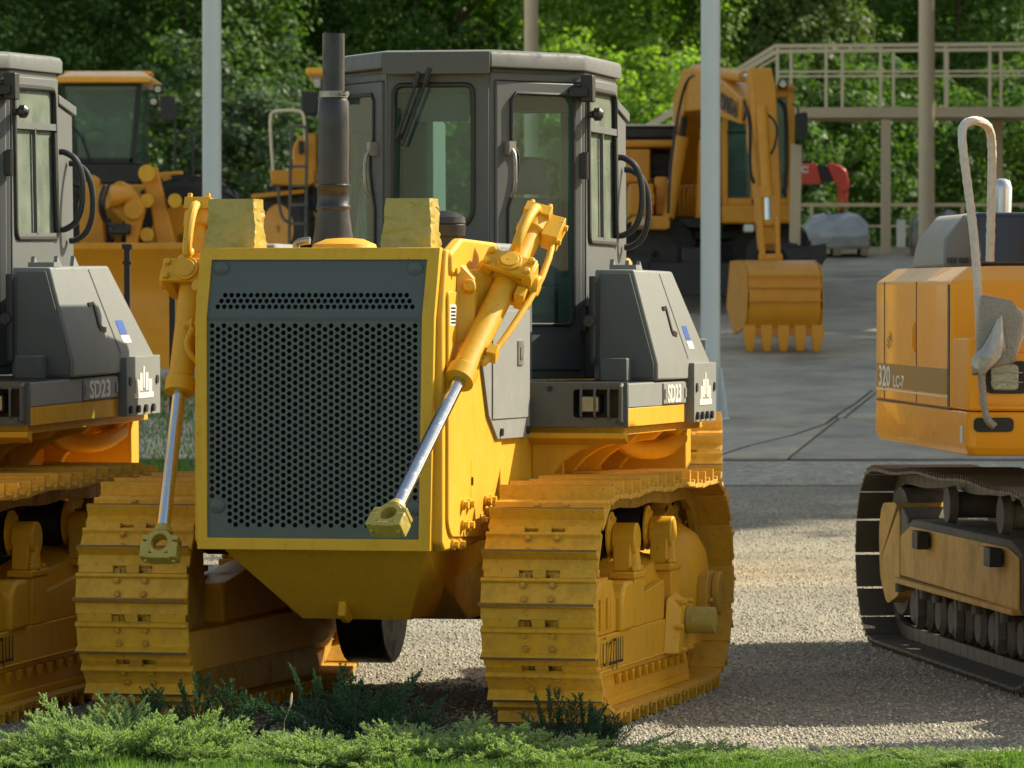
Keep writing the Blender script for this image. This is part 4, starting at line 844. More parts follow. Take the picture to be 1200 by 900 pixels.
# far mass of wood filling every gap
n = 60000; X = rng.uniform(-14, 14, n); Yy = rng.uniform(114, 120, n); Z = rng.uniform(2.4, 13, n)
nr = unit(rng.normal(size=(n, 3))+np.array([0, -.7, .5])); t_ = unit(np.cross(nr, rng.normal(size=(n, 3)))); b_ = np.cross(nr, t_)
tn = .5+.3*np.sin(X*1.1)*np.cos(Z*1.3+X*.4)+rng.normal(0, .2, n)
o = quads('distant_wood', np.stack([X, Yy, Z], 1), t_*.19, b_*.14, tn, 'lfd'); tag(o, 'dense dark green woodland filling the background', 'woodland', kind='stuff')
m = MB(); m.loft([[(x, 121+math.sin(x*.7)*1.0, z) for x in np.linspace(-40, 40, 40)]+[(x, 150, z) for x in np.linspace(40, -40, 40)] for z in (2.0, 9, 14, 17)])
M['hill'] = mat('wooded_hill', (.022, .040, .012), .95, 0, .5, (.01, .02, .006), 3, .8, 8, .1)
tag(m.build('hillside', 'hill'), kind='structure')

# ------------------------------------------------------------------ junipers, grass
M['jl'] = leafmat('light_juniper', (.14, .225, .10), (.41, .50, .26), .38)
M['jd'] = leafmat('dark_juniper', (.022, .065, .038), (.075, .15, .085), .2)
M['gr'] = leafmat('grass_blades', (.06, .14, .025), (.20, .30, .08), .4)
def juniper_mesh(seed, nb, R_, H_, m, up=.5):
    g = np.random.default_rng(seed); Cs = []; Us = []; Vs = []; Ts = []; mb = MB()
    for b in range(nb):
        a = g.uniform(0, 6.28); el = g.uniform(.12, 1.35)*up*1.5; L = R_*g.uniform(.55, 1.1); d = np.array([math.cos(a)*math.cos(el), math.sin(a)*math.cos(el), math.sin(el)*H_/R_])
        p0 = np.array([math.cos(a), math.sin(a), 0])*g.uniform(0, .35)*R_; sd_ = unit(np.cross(d, [0, 0, 1.0]))
        tip = lambda t: p0+d*L*t+np.array([0, 0, -.10*t*t*L+.12*L*max(0, t-.7)])
        mb.tube([tip(0), tip(.4), tip(.8)], [.006, .004, .002], 4)
        ns = 16
        for k in range(ns):
            t = .25+.75*(k+g.random())/ns; q = tip(t); s_ = 1 if k % 2 else -1; sl = L*.30*(1.15-t)+.03
            dd = unit(d*.9+sd_*s_*g.uniform(.4, 1.0)+np.array([0, 0, g.uniform(.0, .5)]))
            for r in range(15):
                u = (r+g.random())/15; c = q+dd*sl*u; nn_ = 3
                for _ in range(nn_):
                    e = unit(dd*1.1+g.normal(size=3)*.55); ln = g.uniform(.005, .0115); w_ = unit(np.cross(e, g.normal(size=3)))*.0024
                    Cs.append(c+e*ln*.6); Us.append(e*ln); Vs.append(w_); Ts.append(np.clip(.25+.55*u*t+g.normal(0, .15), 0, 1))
    return np.array(Cs), np.array(Us), np.array(Vs), np.array(Ts), mb
protos = {}
def shrub_proto(key, *a):
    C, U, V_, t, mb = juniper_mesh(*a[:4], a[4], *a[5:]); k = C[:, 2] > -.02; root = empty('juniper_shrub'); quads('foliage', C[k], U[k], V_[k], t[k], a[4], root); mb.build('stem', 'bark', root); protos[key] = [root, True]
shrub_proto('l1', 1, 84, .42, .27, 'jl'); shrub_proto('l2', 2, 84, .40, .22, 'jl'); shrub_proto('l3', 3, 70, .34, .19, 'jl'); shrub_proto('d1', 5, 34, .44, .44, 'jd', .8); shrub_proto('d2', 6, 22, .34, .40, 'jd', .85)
def shrub(key, px, Y, s, sz, label, rot):
    r, fresh = protos[key]; o = r if fresh else copy_tree(r); protos[key][1] = False
    o.location = ((px-600)/FPX*Y, Y, 0); o.scale = (s*1.12, s*1.12, s*sz*1.12); o.rotation_euler = (0, 0, rot); tag(o, label, 'shrub', 'low juniper shrubs along the front'); return o
LS = 'low pale green juniper '
J = [('l2', 10, 23.72, 0.90, 0.75, LS+'leftmost, at the picture edge'), ('l1', 62, 23.87, 0.85, 0.79, LS+'in front of the gap left of the left track'), ('l1', 140, 23.82, 1.00, 1.23, 'tallest pale green juniper, mounded in front of the left bulldozer track'),
 ('l1', 195, 23.92, 0.80, 1.05, 'pale green juniper on the right shoulder of the tallest mound'), ('l2', 262, 23.77, 0.90, 0.75, LS+'below the left lift rod'), ('l2', 335, 23.72, 0.90, 0.79, LS+'below the left edge of the radiator grille'),
 ('l3', 400, 23.67, 1.10, 0.80, LS+'below the tow lug'), ('l1', 462, 23.72, 0.75, 0.72, LS+'in front of the larger dark juniper'), ('l3', 520, 23.82, 1.10, 1.00, 'pale green juniper with raised tips just left of the right track'),
 ('l2', 560, 23.87, 0.80, 0.96, 'pale green juniper at the left corner of the right track'), ('l3', 620, 23.67, 1.10, 0.72, LS+'centred on the right track'), ('l2', 690, 23.67, 0.80, 0.68, LS+'below the small dark juniper'),
 ('l3', 760, 23.77, 0.82, 0.62, LS+'at the foot of the gravel, right of the right track'), ('l3', 835, 23.72, 0.90, 0.65, LS+'second from the track on the gravel side'), ('l2', 905, 23.67, 0.70, 0.54, LS+'below the open gravel'),
 ('l3', 975, 23.67, 0.86, 0.58, LS+'below and left of the orange excavator track'), ('l2', 1045, 23.62, 0.70, 0.51, LS+'in front of the shadow of the orange excavator'), ('l3', 1110, 23.67, 0.82, 0.58, LS+'second from the right edge'), ('l2', 1175, 23.67, 0.70, 0.58, LS+'rightmost, at the picture edge')]
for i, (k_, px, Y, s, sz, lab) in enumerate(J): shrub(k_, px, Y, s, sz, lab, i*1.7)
J2 = [('d1', 402, 24.5, 1.0, .80, 'dark blue green juniper with three upright sprays, below the radiator grille'), ('d2', 262, 24.5, 1.0, .8, 'dark juniper sprig beside the inner edge of the left track'), ('d2', 178, 24.6, .75, .9, 'small dark juniper sprig poking up in front of the left track'),
 ('d1', 445, 24.45, .85, .66, 'dark juniper clump, right neighbour of the three upright sprays'), ('d2', 672, 24.45, .85, .78, 'dark green juniper in front of the right track corner'), ('d2', 715, 24.5, .6, .7, 'tiny dark juniper sprig at the outer corner of the right track')]
for i, (k_, px, Y, s, sz, lab) in enumerate(J2): shrub(k_, px, Y, s, sz, lab, i*2.1+.4)
n = 36000; X = rng.uniform(-2.9, 2.9, n); Yy = 22.35+1.22*rng.random(n)**.9+.18*np.sin(X*4)+.12*np.sin(X*9.3+1); h = rng.uniform(.02, .075, n)*(1+.5*np.sin(X*7+Yy*3)*np.sin(X*2.3))+.03*(rng.random(n) > .97)
lean = rng.normal(0, .35, (n, 2)); d = np.stack([lean[:, 0], lean[:, 1], np.ones(n)], 1)*h[:, None]*.5; wv = np.stack([np.cos(X*99), np.sin(X*99), 0*X], 1)*.003
tn = .45+.25*np.sin(X*3)*np.sin(Yy*5)+rng.normal(0, .2, n)
o = quads('grass', np.stack([X, Yy, 0*X+.006], 1)+d, d, wv, tn, 'gr'); tag(o, 'fine green grass along the bottom edge in front of the junipers', 'grass', kind='stuff')
n = 30000; X = rng.uniform(-13, -1.3, n); Yy = rng.uniform(45.6, 56, n); h = rng.uniform(.04, .09, n); d = np.stack([rng.normal(0, .3, n), rng.normal(0, .3, n), np.ones(n)], 1)*h[:, None]*.5
o = quads('lawn_grass', np.stack([X, Yy, np.array([gz(v) for v in Yy])+.012], 1)+d, d, np.stack([np.ones(n), 0*X, 0*X], 1)*.006, rng.random(n), 'gr'); tag(o, 'strip of lawn grass seen behind the bulldozers', 'grass', kind='stuff')
m = MB(); m.tube([(-1.03, 24.3, 0), (-1.03, 24.3, .16), (-1.0, 24.3, .24)], .002, 5); m.lathe((-1.002, 24.3, .23), (.1, 0, 1), [(0, .002), (.02, .006), (.05, .005), (.065, .001)], 6)
tag(m.build('grass_stalk', 'rail'), 'single pale dry grass stalk standing above the junipers, left of the three dark sprays', 'grass stalk')
# ------------------------------------------------------------------ poles, walkway, railing
def pole(px, Y, dia, ztop, m, name, label, cat, gus=False, group=None):
    x = (px-600)/FPX*Y; g = gz(Y); r = empty(name, (x, Y, g)); tag(r, label, cat, group)
    mb = MB(); mb.cyl((0, 0, 0), (0, 0, ztop), dia/2, dia/2*.97, 36); mb.build('shaft', m, r, ang=40)
    mb = MB(); mb.box(-dia*.95, dia*.95, -dia*.95, dia*.95, .02, .045); b = mb.build('base_plate', m, r, bevel=.004)
    if gus:
        for k in range(8):
            a = k*math.pi/4+.25; c, s = math.cos(a), math.sin(a); mb = MB()
            q = [(dia*.46, .045), (dia*.95, .045), (dia*.92, .10), (dia*.62, .52), (dia*.46, .52)]; tt = .008
            mb.loft([[(c*u-s*e, s*u+c*e, z) for u, z in q] for e in (-tt, tt)]); mb.build('gusset', m, r)
    return r
pole(248.5, 52.0, .185, 11, 'whb', 'steel_pole', 'pale blue white round pole on the left, behind the wrapped lamp', 'pole', True, 'tall round poles')
pole(832.5, 52.1, .19, 11, 'whb', 'steel_pole', 'pale blue white round pole with gusset plates at its foot, in front of the excavator', 'pole', True, 'tall round poles')
pole(622.5, 70, .185, 11, 'tan', 'steel_column', 'thin tan column rising above the middle cab roof', 'column', False, 'tan steel columns')
pole(1085.5, 71, .215, 11, 'tan', 'steel_column', 'thick tan column in front of the raised walkway', 'column', False, 'tan steel columns')
# walkway
wk = empty('raised_walkway', tuple(at(1038, 295, 74))); tag(wk, 'cream steel walkway on posts with double railings and stairs down to the left', 'walkway'); O = wk.location
def seg(p0, p1, Y0, Y1, w_, h_, name, par, m='rail', off=O):
    mb = MB(); mb.bar(at(*p0, Y0), at(*p1, Y1), w_, h_); return mb.build(name, m, par, off=off)
for Y in (74, 75.6):
    s = 74/Y
    seg((912, 345+(132-345)*s), (1260, 345+(131-345)*s), Y, Y, .10, .14, 'deck_beam', wk, 'tan')
    seg((908, 345+(54-345)*s), (1260, 345+(51-345)*s), Y, Y, .05, .05, 'handrail', wk)
    seg((912, 345+(84-345)*s), (1260, 345+(83-345)*s), Y, Y, .03, .03, 'mid_rail', wk)
    for x in ((911, 968, 1032, 1108, 1160, 1215) if Y == 74 else (927, 987, 1047, 1110, 1173, 1230)):
        seg((x, 345+(128-345)*s), (x, 345+(54-345)*s), Y, Y, .04, .04, 'rail_post', wk)
    # stair stringer and its rail
    seg((912, 345+(132-345)*s), (745, 345+(232-345)*s), Y, Y, .05, .13, 'stair_stringer', wk, 'tan')
    seg((908, 345+(54-345)*s), (745, 345+(155-345)*s), Y, Y, .05, .05, 'stair_handrail', wk)
    seg((912, 345+(60-345)*s), (870, 345+(86-345)*s), Y, Y, .03, .03, 'stair_mid_rail', wk)
    seg((790, 345+(128-345)*s), (790, 345+(205-345)*s), Y, Y, .04, .04, 'rail_post', wk)
mb = MB(); a = at(912, 129, 74.0); b = at(1260, 129, 75.6); mb.box(a.x, b.x, 74.0, 75.6, a.z-.02, a.z+.015); mb.build('deck_plate', 'tan', wk, off=O)
for i in range(9):
    t = i/9; p = at(912-167*t, 132+100*t, 74.0); mb = MB(); mb.box(p.x-.12, p.x+.12, 74.02, 75.5, p.z-.02, p.z+.01); mb.build('stair_tread', 'tan', wk, off=O)
for x, Y in ((1038, 74.05), (1169, 75.5), (1250, 74.05)):
    a = at(x, 295, Y); t = at(x, 140, Y); mb = MB(); mb.box(a.x-.065, a.x+.065, Y-.065, Y+.065, gz(Y)-.1, t.z); mb.build('walkway_post', 'tan', wk, off=O, bevel=.006)
# railing behind the crest
fn = empty('cream_railing', tuple(at(1000, 295, 75.8))); tag(fn, 'low cream painted metal railing along the top of the concrete ramp, below the walkway', 'railing'); O = fn.location.copy()
seg((925, 240), (1260, 240), 75.8, 75.8, .05, .05, 'top_rail', fn, off=O); seg((925, 265), (1260, 265), 75.8, 75.8, .03, .03, 'mid_rail', fn, off=O)
for x in (951, 1128, 1205): seg((x, 292), (x, 242), 75.8, 75.8, .05, .05, 'rail_post', fn, off=O)
mb = MB(); a = at(1056, 289, 75.5); mb.box(a.x-.06, a.x+.06, 75.45, 75.55, a.z-.02, a.z+.38); mb.build('marker_post', 'wht', fn, off=O)
kb = MB(); a = at(930, 291, 75.4); b = at(1260, 291, 75.4); kb.box(a.x, b.x, 75.4, 75.7, gz(75)-.05, a.z+.02); tag(kb.build('concrete_kerb', 'conc', bevel=.01), 'pale concrete kerb under the cream railing', 'kerb', kind=None)
# wire fence behind the railing
wf_ = empty('wire_fence', tuple(at(1000, 292, 79))); tag(wf_, 'dark green wire mesh fence just behind the cream railing', 'fence'); O = wf_.location.copy()
mb = MB(); M['wire'] = mat('green_wire', (.02, .05, .03), .5)
for i in range(70): x = 930+i*5; mb.bar(at(x, 294, 79), at(x, 250, 79), .008, .008)
for i in range(8): mb.bar(at(928, 250+i*6, 79), at(1270, 250+i*6, 79), .008, .008)
mb.build('mesh_panel', 'wire', wf_, off=O)
for x in (975, 1010, 1090, 1150): seg((x, 297), (x, 246), 79, 79, .04, .04, 'fence_post', wf_, 'wire', off=O)
# wrapped pallets
def lumpy(name, rings, m, par, off, ang=22, j=.02):
    mb = MB(); mb.loft([[(x+random.uniform(-j, j), y+random.uniform(-j, j), z+random.uniform(-j, j)*.6) for x, y, z in r] for r in rings]); return mb.build(name, m, par, off=off, ang=ang)
def pallet(x0, x1, ybase, tops, Y, m, label):
    a = at(x0, ybase, Y); b = at(x1, ybase, Y); g = gz(Y)+.03; r = empty('pallet_load', ((a.x+b.x)/2, Y, g)); tag(r, label, 'pallet load', 'wrapped pallet loads at the top of the ramp'); O = r.location.copy()
    mb = MB()
    for x in (a.x+.08, (a.x+b.x)/2, b.x-.08): mb.box(x-.05, x+.05, Y-.4, Y+.4, g, g+.09)
    for y in (-.4, -.2, 0, .2, .35): mb.box(a.x, b.x, Y+y, Y+y+.08, g+.091, g+.112)
    mb.build('pallet', 'wood', r, off=O); n = 16; rings = []
    for k, (fx, fz) in enumerate(tops):
        w_ = (b.x-a.x)/2*fx; d_ = .42*fx; rings.append([((a.x+b.x)/2+w_*max(-1, min(1, 1.35*math.cos(2*math.pi*i/n))), Y+d_*max(-1, min(1, 1.35*math.sin(2*math.pi*i/n))), g+.115+fz*(1+.12*math.cos(4*math.pi*i/n+1))) for i in range(n)])
    lumpy('wrapped_load', rings, m, r, O); return r
pallet(940, 1018, 296, [(.96, 0), (1.0, .14), (.97, .26), (.72, .38), (.35, .42)], 72.0, 'film', 'pallet load under clear plastic film, to the right of the yellow bucket')
pallet(1066, 1128, 296, [(1, 0), (1.0, .16), (.95, .28), (.75, .40), (.4, .44)], 72.2, 'film2', 'pallet load under dull brown film, behind the thick tan column')
# red crane arm
cr = empty('truck_crane', (at(900, 300, 84).x, 84, gz(84))); tag(cr, 'red crane arm with black band and white letter C, beyond the excavator', 'crane'); O = cr.location.copy(); Y = 84
def pp(pts, y0, y1, name, m, par, off, bevel=.01, **k):
    mb = MB(); mb.prism([(at(x, y, y0).x, at(x, y, y0).z) for x, y in pts], 'y', y0, y1); return mb.build(name, m, par, off=off, bevel=bevel, **k)
arm = pp([(860, 192), (957, 192), (963, 215), (860, 216)], Y, Y+.3, 'crane_boom', 'red', cr, O)
pp([(957.5, 193), (968, 193), (977, 213), (964, 214)], Y, Y+.3, 'black_band', 'blk', cr, O)
pp([(968.5, 193), (975, 191), (985, 194), (992, 200), (995, 212), (994, 224), (983, 225), (981, 214), (977.5, 213)], Y, Y+.3, 'boom_head', 'red', cr, O, .02)
pp([(982, 225.5), (994, 225.5), (993, 232), (994.5, 244), (989, 244), (988, 233), (986, 233), (986, 246), (981, 246)], Y+.05, Y+.2, 'hook_block', 'red', cr, O)
pp([(983, 247), (991, 247), (992, 254), (988, 258), (984, 254)], Y+.08, Y+.16, 'hook', 'blk', cr, O)
text('white_letter', 'C', .135, 'wht', cr, at(938.5, 202, Y-.01), (1, 0, 0), (0, 0, 1), sx=1.2, bold=.006, off=O)
mb = MB(); a = at(875, 215, Y); mb.cyl((a.x, Y+.15, gz(Y)+1.0), (a.x, Y+.15, a.z+.2), .14, n=20); mb.build('crane_mast', 'red', cr, off=O)
mb = MB(); mb.box(a.x-.9, a.x+.8, Y-.5, Y+.9, gz(Y)+.35, gz(Y)+1.0); mb.build('truck_bed', 'blk', cr, off=O, bevel=.02)
for dx in (-.6, .5):
    mb = MB(); mb.lathe((a.x+dx, Y-.45, gz(Y)+.36), (0, 1, 0), [(0, .2), (0, .34), (.04, .36), (.2, .36), (.24, .3)], 24); mb.build('wheel', 'tyre', cr, off=O)

# ------------------------------------------------------------------ wheeled excavator behind
ex = empty('wheeled_excavator', (at(830, 345, 66).x, 66, gz(66))); tag(ex, 'yellow wheeled excavator behind the right pole with its bucket lowered', 'excavator'); O = ex.location.copy()
def V(px, py, Y): return at(px, py, Y)
def rbox(x0, x1, y0, y1, Y0, Y1, name, m, par=ex, b=.02, off=None, **k):
    a = at(x0, y1, Y0); c = at(x1, y0, Y0); mb = MB(); mb.box(a.x, c.x, Y0, Y1, a.z, c.z); return mb.build(name, m, par, bevel=b, off=off or O, **k)
def wheel(par, px, py, Y, r, w_, O, rim='lyel', ax=(0, 1, 0)):
    c = at(px, py, Y); A = Vector(ax); mb = MB(); mb.lathe(c, ax, [(0, r*.55), (0, r*.86), (w_*.12, r), (w_*.88, r), (w_, r*.86), (w_, r*.55)], 36)
    u = A.orthogonal().normalized(); v_ = A.cross(u)
    for k in range(22):
        t = k*2*math.pi/22; d = u*math.cos(t)+v_*math.sin(t); tg = A.cross(d)
        for s_ in (.27, .73): mb.obox(c+A*w_*s_+d*r*.99, A+tg*(.5 if s_ < .5 else -.5), tg, d, w_*.48, r*.11, r*.09)
    ty = mb.build('wheel', 'tyre', par, off=O, ang=30)
    mb = MB(); mb.lathe(c-A*.004, ax, [(0, r*.5), (.0, r*.56), (.05, r*.5), (.06, r*.22), (.02, r*.2), (.0, r*.1)], 28); mb.build('rim', rim, ty, off=O); return ty
# undercarriage
rbox(765, 905, 285, 318, 65.0, 67.5, 'chassis', 'blk'); rbox(745, 925, 262, 282, 64.9, 67.2, 'turntable', 'blk', b=.03)
for (x, y, Y) in ((768, 298, 64.4), (900, 298, 64.4), (768, 298, 67.4), (900, 298, 67.4)): wheel(ex, x, y, Y, .48, .42, O, 'blk', (.15, 1, 0))
pp([(762, 308), (872, 308), (874, 347), (766, 347)], 63.3, 63.5, 'dozer_blade', 'blk', ex, O); rbox(800, 830, 290, 320, 63.5, 65, 'blade_arm', 'blk')
pp([(918, 292), (956, 287), (968, 285), (969, 302), (962, 312), (945, 303), (925, 307)], 62.6, 63.1, 'outrigger_foot', 'blk', ex, O); rbox(905, 935, 285, 300, 63.1, 65.5, 'outrigger_arm', 'blk'); rbox(735, 765, 300, 330, 63.4, 63.9, 'outrigger_foot', 'blk')
rbox(872, 884, 263, 272, 63.8, 64.2, 'work_light', 'wht')
# upper structure
pp(rrect([(742, 253), (783, 253), (785, 258), (785, 267), (780, 269), (742, 268)], 1.5, 2), 63.6, 67, 'deck_edge', 'lyel', ex, O, .02)
rbox(738, 766, 215, 252, 64.2, 66, 'tool_box', 'lyel'); rbox(728, 762, 175, 214, 64.8, 67, 'engine_box', 'lyel'); rbox(768, 782, 207, 252, 64.4, 66.4, 'side_box', 'lyel'); rbox(762, 790, 178, 207, 65.5, 67.2, 'pump_bay', 'blk')
rbox(722, 800, 164, 173, 64.9, 68, 'engine_ledge', 'lyel', b=.03); rbox(700, 800, 148, 163, 65.2, 68.4, 'engine_cover', 'blk', b=.03)
c_ = rbox(700, 800, 145.5, 147.8, 65.15, 68.4, 'cover_top_glare', 'wht', b=.01)  # white slab stands for glare along the black cover's top
tb = rbox(752, 767, 227, 240, 64.12, 64.2, 'reflector_panel', 'lyel', b=.004); rbox(755, 764, 230.5, 236, 64.10, 64.12, 'reflector', 'red', b=.002)
rbox(747, 762, 256, 265, 63.52, 63.6, 'headlight', 'lens', b=.01)
mb = MB(); mb.tube([V(740, 193, 64.1), V(748, 192, 64.1), V(751, 196, 64.1), V(751, 250, 64.1)], .012, 8, 1); mb.build('grab_rail', 'lyel', ex, off=O)
rbox(780, 850, 255, 268, 64.5, 67, 'swing_frame', 'blk'); rbox(783, 850, 228, 255, 65.0, 66.5, 'boom_mount', 'lyel'); rbox(786, 850, 150, 228, 67.0, 67.2, 'firewall', 'lyel')
mb = MB()
for i, x in enumerate((797, 802, 807, 811, 815)): mb.tube([V(x, 252, 64.6), V(x-1, 225, 64.5), V(x+3, 216, 64.6), V(x+7, 222, 65.2)], .016, 6, 2)
mb.build('hydraulic_hoses', 'lyel', ex, off=O)
# cab
cb = MB(); 
def fr_(pts, Y0, Y1): cb.prism([(at(x, y, Y0).x, at(x, y, Y0).z) for x, y in pts], 'y', Y0, Y1)
rbox(846, 931, 240, 262, 63.9, 65.6, 'cab_base', 'lyel', b=.03)
for q in ([(846, 110), (853, 110), (853, 240), (846, 240)], [(880, 112), (886, 112), (886, 240), (880, 240)], [(922, 104), (931, 110), (931, 240), (922, 240)], [(853, 104), (922, 104), (922, 114), (853, 114)], [(853, 232), (922, 232), (922, 240), (853, 240)]): fr_(q, 64.0, 64.12)
for q in ([(846, 110), (852, 110), (852, 240), (846, 240)], [(925, 110), (931, 110), (931, 240), (925, 240)]): fr_(q, 65.4, 65.5)
cabx = rbox(846, 931, 238.5, 240, 64.0, 65.6, 'cab_sill', 'lyel', b=.005); cb.split('cab_pillar', 'lyel', cabx, off=O, bevel=.01); rbox(844, 932, 98, 107, 63.95, 65.6, 'cab_roof', 'lyel', b=.04)
def pane(pts, Y, name='cab_glass', m='gl', par=cabx, off=None):
    mb = MB(); mb.prism([(at(x, y, Y).x, at(x, y, Y).z) for x, y in pts], 'y', Y, Y+.008); return mb.build(name, m, par, off=off or O, smooth=False)
pane([(853, 114), (880, 114), (880, 232), (853, 232)], 64.06); pane([(886, 114), (922, 114), (922, 232), (886, 232)], 64.06); rbox(853, 922, 200, 232, 64.3, 65.2, 'operator_seat', 'seal', cabx); rbox(853, 925, 114, 232, 65.45, 65.48, 'rear_screen', 'gl', cabx, b=0)
mb = MB(); mb.tube([V(905, 118, 63.97), V(917, 118, 63.97), V(922, 135, 63.97), V(922, 215, 63.97), V(917, 226, 63.97), V(905, 226, 63.97)], .022, 8, 1); mb.tube([V(852, 155, 63.98), V(879, 155, 63.98)], .015, 6); mb.build('glass_seal', 'seal', cabx, off=O)
dr_ = pp([(927, 168), (940, 170), (938, 288), (925, 284)], 63.3, 63.36, 'open_door', 'tan', ex, O, .01)
rbox(912, 923, 93, 104, 63.8, 63.95, 'roof_lamp', 'blk', b=.02); mb = MB(); mb.lathe(V(917.5, 98.5, 63.79), (0, -1, 0), [(0, .045), (.02, .04)], 16); mb.build('lamp_lens', 'lens', ex, off=O)
pp(rrect([(932, 133), (946, 131), (947, 153), (942, 166), (933, 164)], 2, 2), 63.2, 63.32, 'side_mirror', 'seal', ex, O, .01)
mb = MB(); mb.tube([V(929, 122, 63.5), V(935, 124, 63.4), V(936, 140, 63.3)], .012, 6, 1); mb.tube([V(929, 190, 63.5), V(935, 178, 63.4), V(934, 165, 63.3)], .012, 6, 1); mb.split('mirror_arm', 'seal', ex, off=O)
# boom: foot, knee, tip
def beam(name, st, wd, m, par, off, bevel=.02):   # st: (px, py_top, py_bot, Y)
    mb = MB(); rings = []
    for px, t, b, Y in st:
        p = at(px, t, Y); q = at(px, b, Y); rings.append([(p.x-wd/2, Y, p.z), (p.x+wd/2, Y, p.z), (q.x+wd/2, Y, q.z), (q.x-wd/2, Y, q.z)])
    mb.loft(rings); return mb.build(name, m, par, bevel=bevel, off=off)
def limb(name, pts, wd, dp, m, par, off, bevel=.02):  # polyline box beam with depth dp (perp. to path in its vertical plane)
    mb = MB(); rings = []; P = [Vector(p) for p in pts]
    for i, p in enumerate(P):
        d = (P[min(i+1, len(P)-1)]-P[max(i-1, 0)]).normalized(); s_ = d.cross(Vector((0, -.97, .05)) if abs(d.y) < .5 else Vector((0, 0, 1))).normalized()
        s_ = Vector((1, .12, 0)).normalized(); u = s_.cross(d).normalized(); w_ = wd[i] if isinstance(wd, list) else wd; h_ = dp[i] if isinstance(dp, list) else dp
        rings.append([p-s_*w_/2-u*h_/2, p+s_*w_/2-u*h_/2, p+s_*w_/2+u*h_/2, p-s_*w_/2+u*h_/2])
    mb.loft(rings); return mb.build(name, m, par, bevel=bevel, off=off)
bm_ = limb('boom', [V(812, 250, 66.0), V(806, 190, 65.6), V(804, 135, 65.0), V(814, 106, 64.2), V(836, 104, 63.0), V(860, 117, 61.8), V(882, 130, 60.7)], .28, [.30, .42, .50, .52, .50, .42, .30], 'lyel', ex, O)
mb = MB(); a = V(806, 255, 65.2); mb.cyl(V(783, 256, 64.2), V(799, 162, 64.4), .075, n=20); mb.cyl(V(797, 172, 64.4), V(799, 160, 64.4), .088, n=20); bc = mb.build('boom_cylinder', 'lyel', ex, off=O); mb = MB(); mb.cyl(V(799, 162, 64.4), V(806, 100, 64.3), .042, n=14); mb.build('cylinder_rod', 'blk', bc, off=O)
mb = MB(); mb.cyl(V(822, 256, 64.2), V(826, 165, 64.3), .075, n=20); bc = mb.build('boom_cylinder', 'lyel', ex, off=O)
mb = MB(); mb.cyl(V(815, 82, 63.6), V(872, 90, 61.2), .07, n=18); ac = mb.build('arm_cylinder', 'lyel', ex, off=O); mb = MB(); mb.cyl(V(872, 90, 61.2), V(884, 92, 60.5), .04, n=14); mb.build('cylinder_rod', 'rod', ac, off=O)
mb = MB(); mb.tube([V(783, 250, 64), V(785, 200, 64), V(793, 140, 64.1), V(803, 96, 64), V(815, 86, 63.4), V(860, 100, 61.8), V(876, 120, 60.5), V(872, 140, 60.2)], .018, 6, 2); mb.tube([V(872, 120, 60.4), V(880, 145, 60), V(878, 200, 59.8), V(884, 215, 59.8)], .02, 6, 2); mb.tube([V(895, 130, 59.8), V(912, 145, 59.7), V(908, 175, 59.7), V(899, 185, 59.7)], .014, 6, 2); mb.build('boom_hoses', 'rubr', ex, off=O)
arm_ = limb('dipper_arm', [V(889, 84, 60.4), V(892, 110, 60.3), V(893, 160, 60.2), V(899, 230, 60.0), V(901, 290, 59.8)], [.26, .28, .28, .26, .22], [.25, .42, .5, .34, .24], 'lyel', ex, O)
mb = MB(); mb.cyl(V(893, 125, 59.75), V(899, 225, 59.6), .062, n=20); mb.cyl(V(898, 218, 59.6), V(899, 230, 59.6), .078, n=20); c1_ = mb.build('bucket_cylinder', 'lyel', ex, off=O); mb = MB(); mb.cyl(V(899, 228, 59.6), V(900, 262, 59.55), .035, n=12); mb.build('cylinder_rod', 'rod', c1_, off=O)
mb = MB()
for s_ in (-1, 1): mb.bar(V(900+s_*10, 258, 59.5), V(903+s_*9, 304, 59.2), .05, .14)
mb.cyl(V(886, 262, 59.5), V(914, 262, 59.5), .045, n=14); mb.cyl(V(889, 302, 59.2), V(917, 302, 59.2), .045, n=14); mb.build('bucket_link', 'lyel', ex, off=O, bevel=.008)
# bucket: shell seen from behind, teeth down
bk = MB(); prof = [(59.5, 306), (58.9, 305), (58.55, 311), (58.42, 322), (58.38, 342), (58.38, 362), (58.44, 374), (58.55, 384)]
def bk_pt(px, Y, py): return at(px, py, Y)
L_, R_ = [], []
outer = [(at(912, py, Y).z, Y) for Y, py in prof]; xl = at(882, 340, 58.5).x; xr = at(963, 340, 58.5).x
xl0 = xl-.0; rings = []
for x in (xl-.06, xr+.0):
    rings.append([(x, Y, z) for z, Y in outer]+[(x, Y+.04, z-.0) for z, Y in outer[::-1]])
bk.loft(rings)
sidep = [(outer[0][1], outer[0][0])]+[(Y, z) for z, Y in outer[1:]]+[(59.25, at(900, 392, 59.2).z), (59.75, at(900, 360, 59.75).z)]
for x in (xl-.075, xr-.02): bk.prism([(a, b) for a, b in sidep], 'x', x, x+.03)
SH = lambda q: setattr(q, 'v', [(x-(y-58.4)*.12, y, z) for x, y, z in q.v])
SH(bk)
bkt = bk.build('bucket', 'lyel', ex, off=O, bevel=.008)
mb = MB(); 
for z_ in (322, 336, 352): a = at(900, z_, 58.33); mb.box(xl-.05, xr, 58.31, 58.36, a.z-.008, a.z+.008)
mb.split('wear_strip', 'lyel', bkt, off=O)
mb = MB(); a = at(900, 390, 58.6); mb.box(xl-.09, xr+.03, 58.55, 58.75, a.z-.03, a.z+.09); mb.build('cutting_edge', 'lyel', bkt, off=O, bevel=.01)
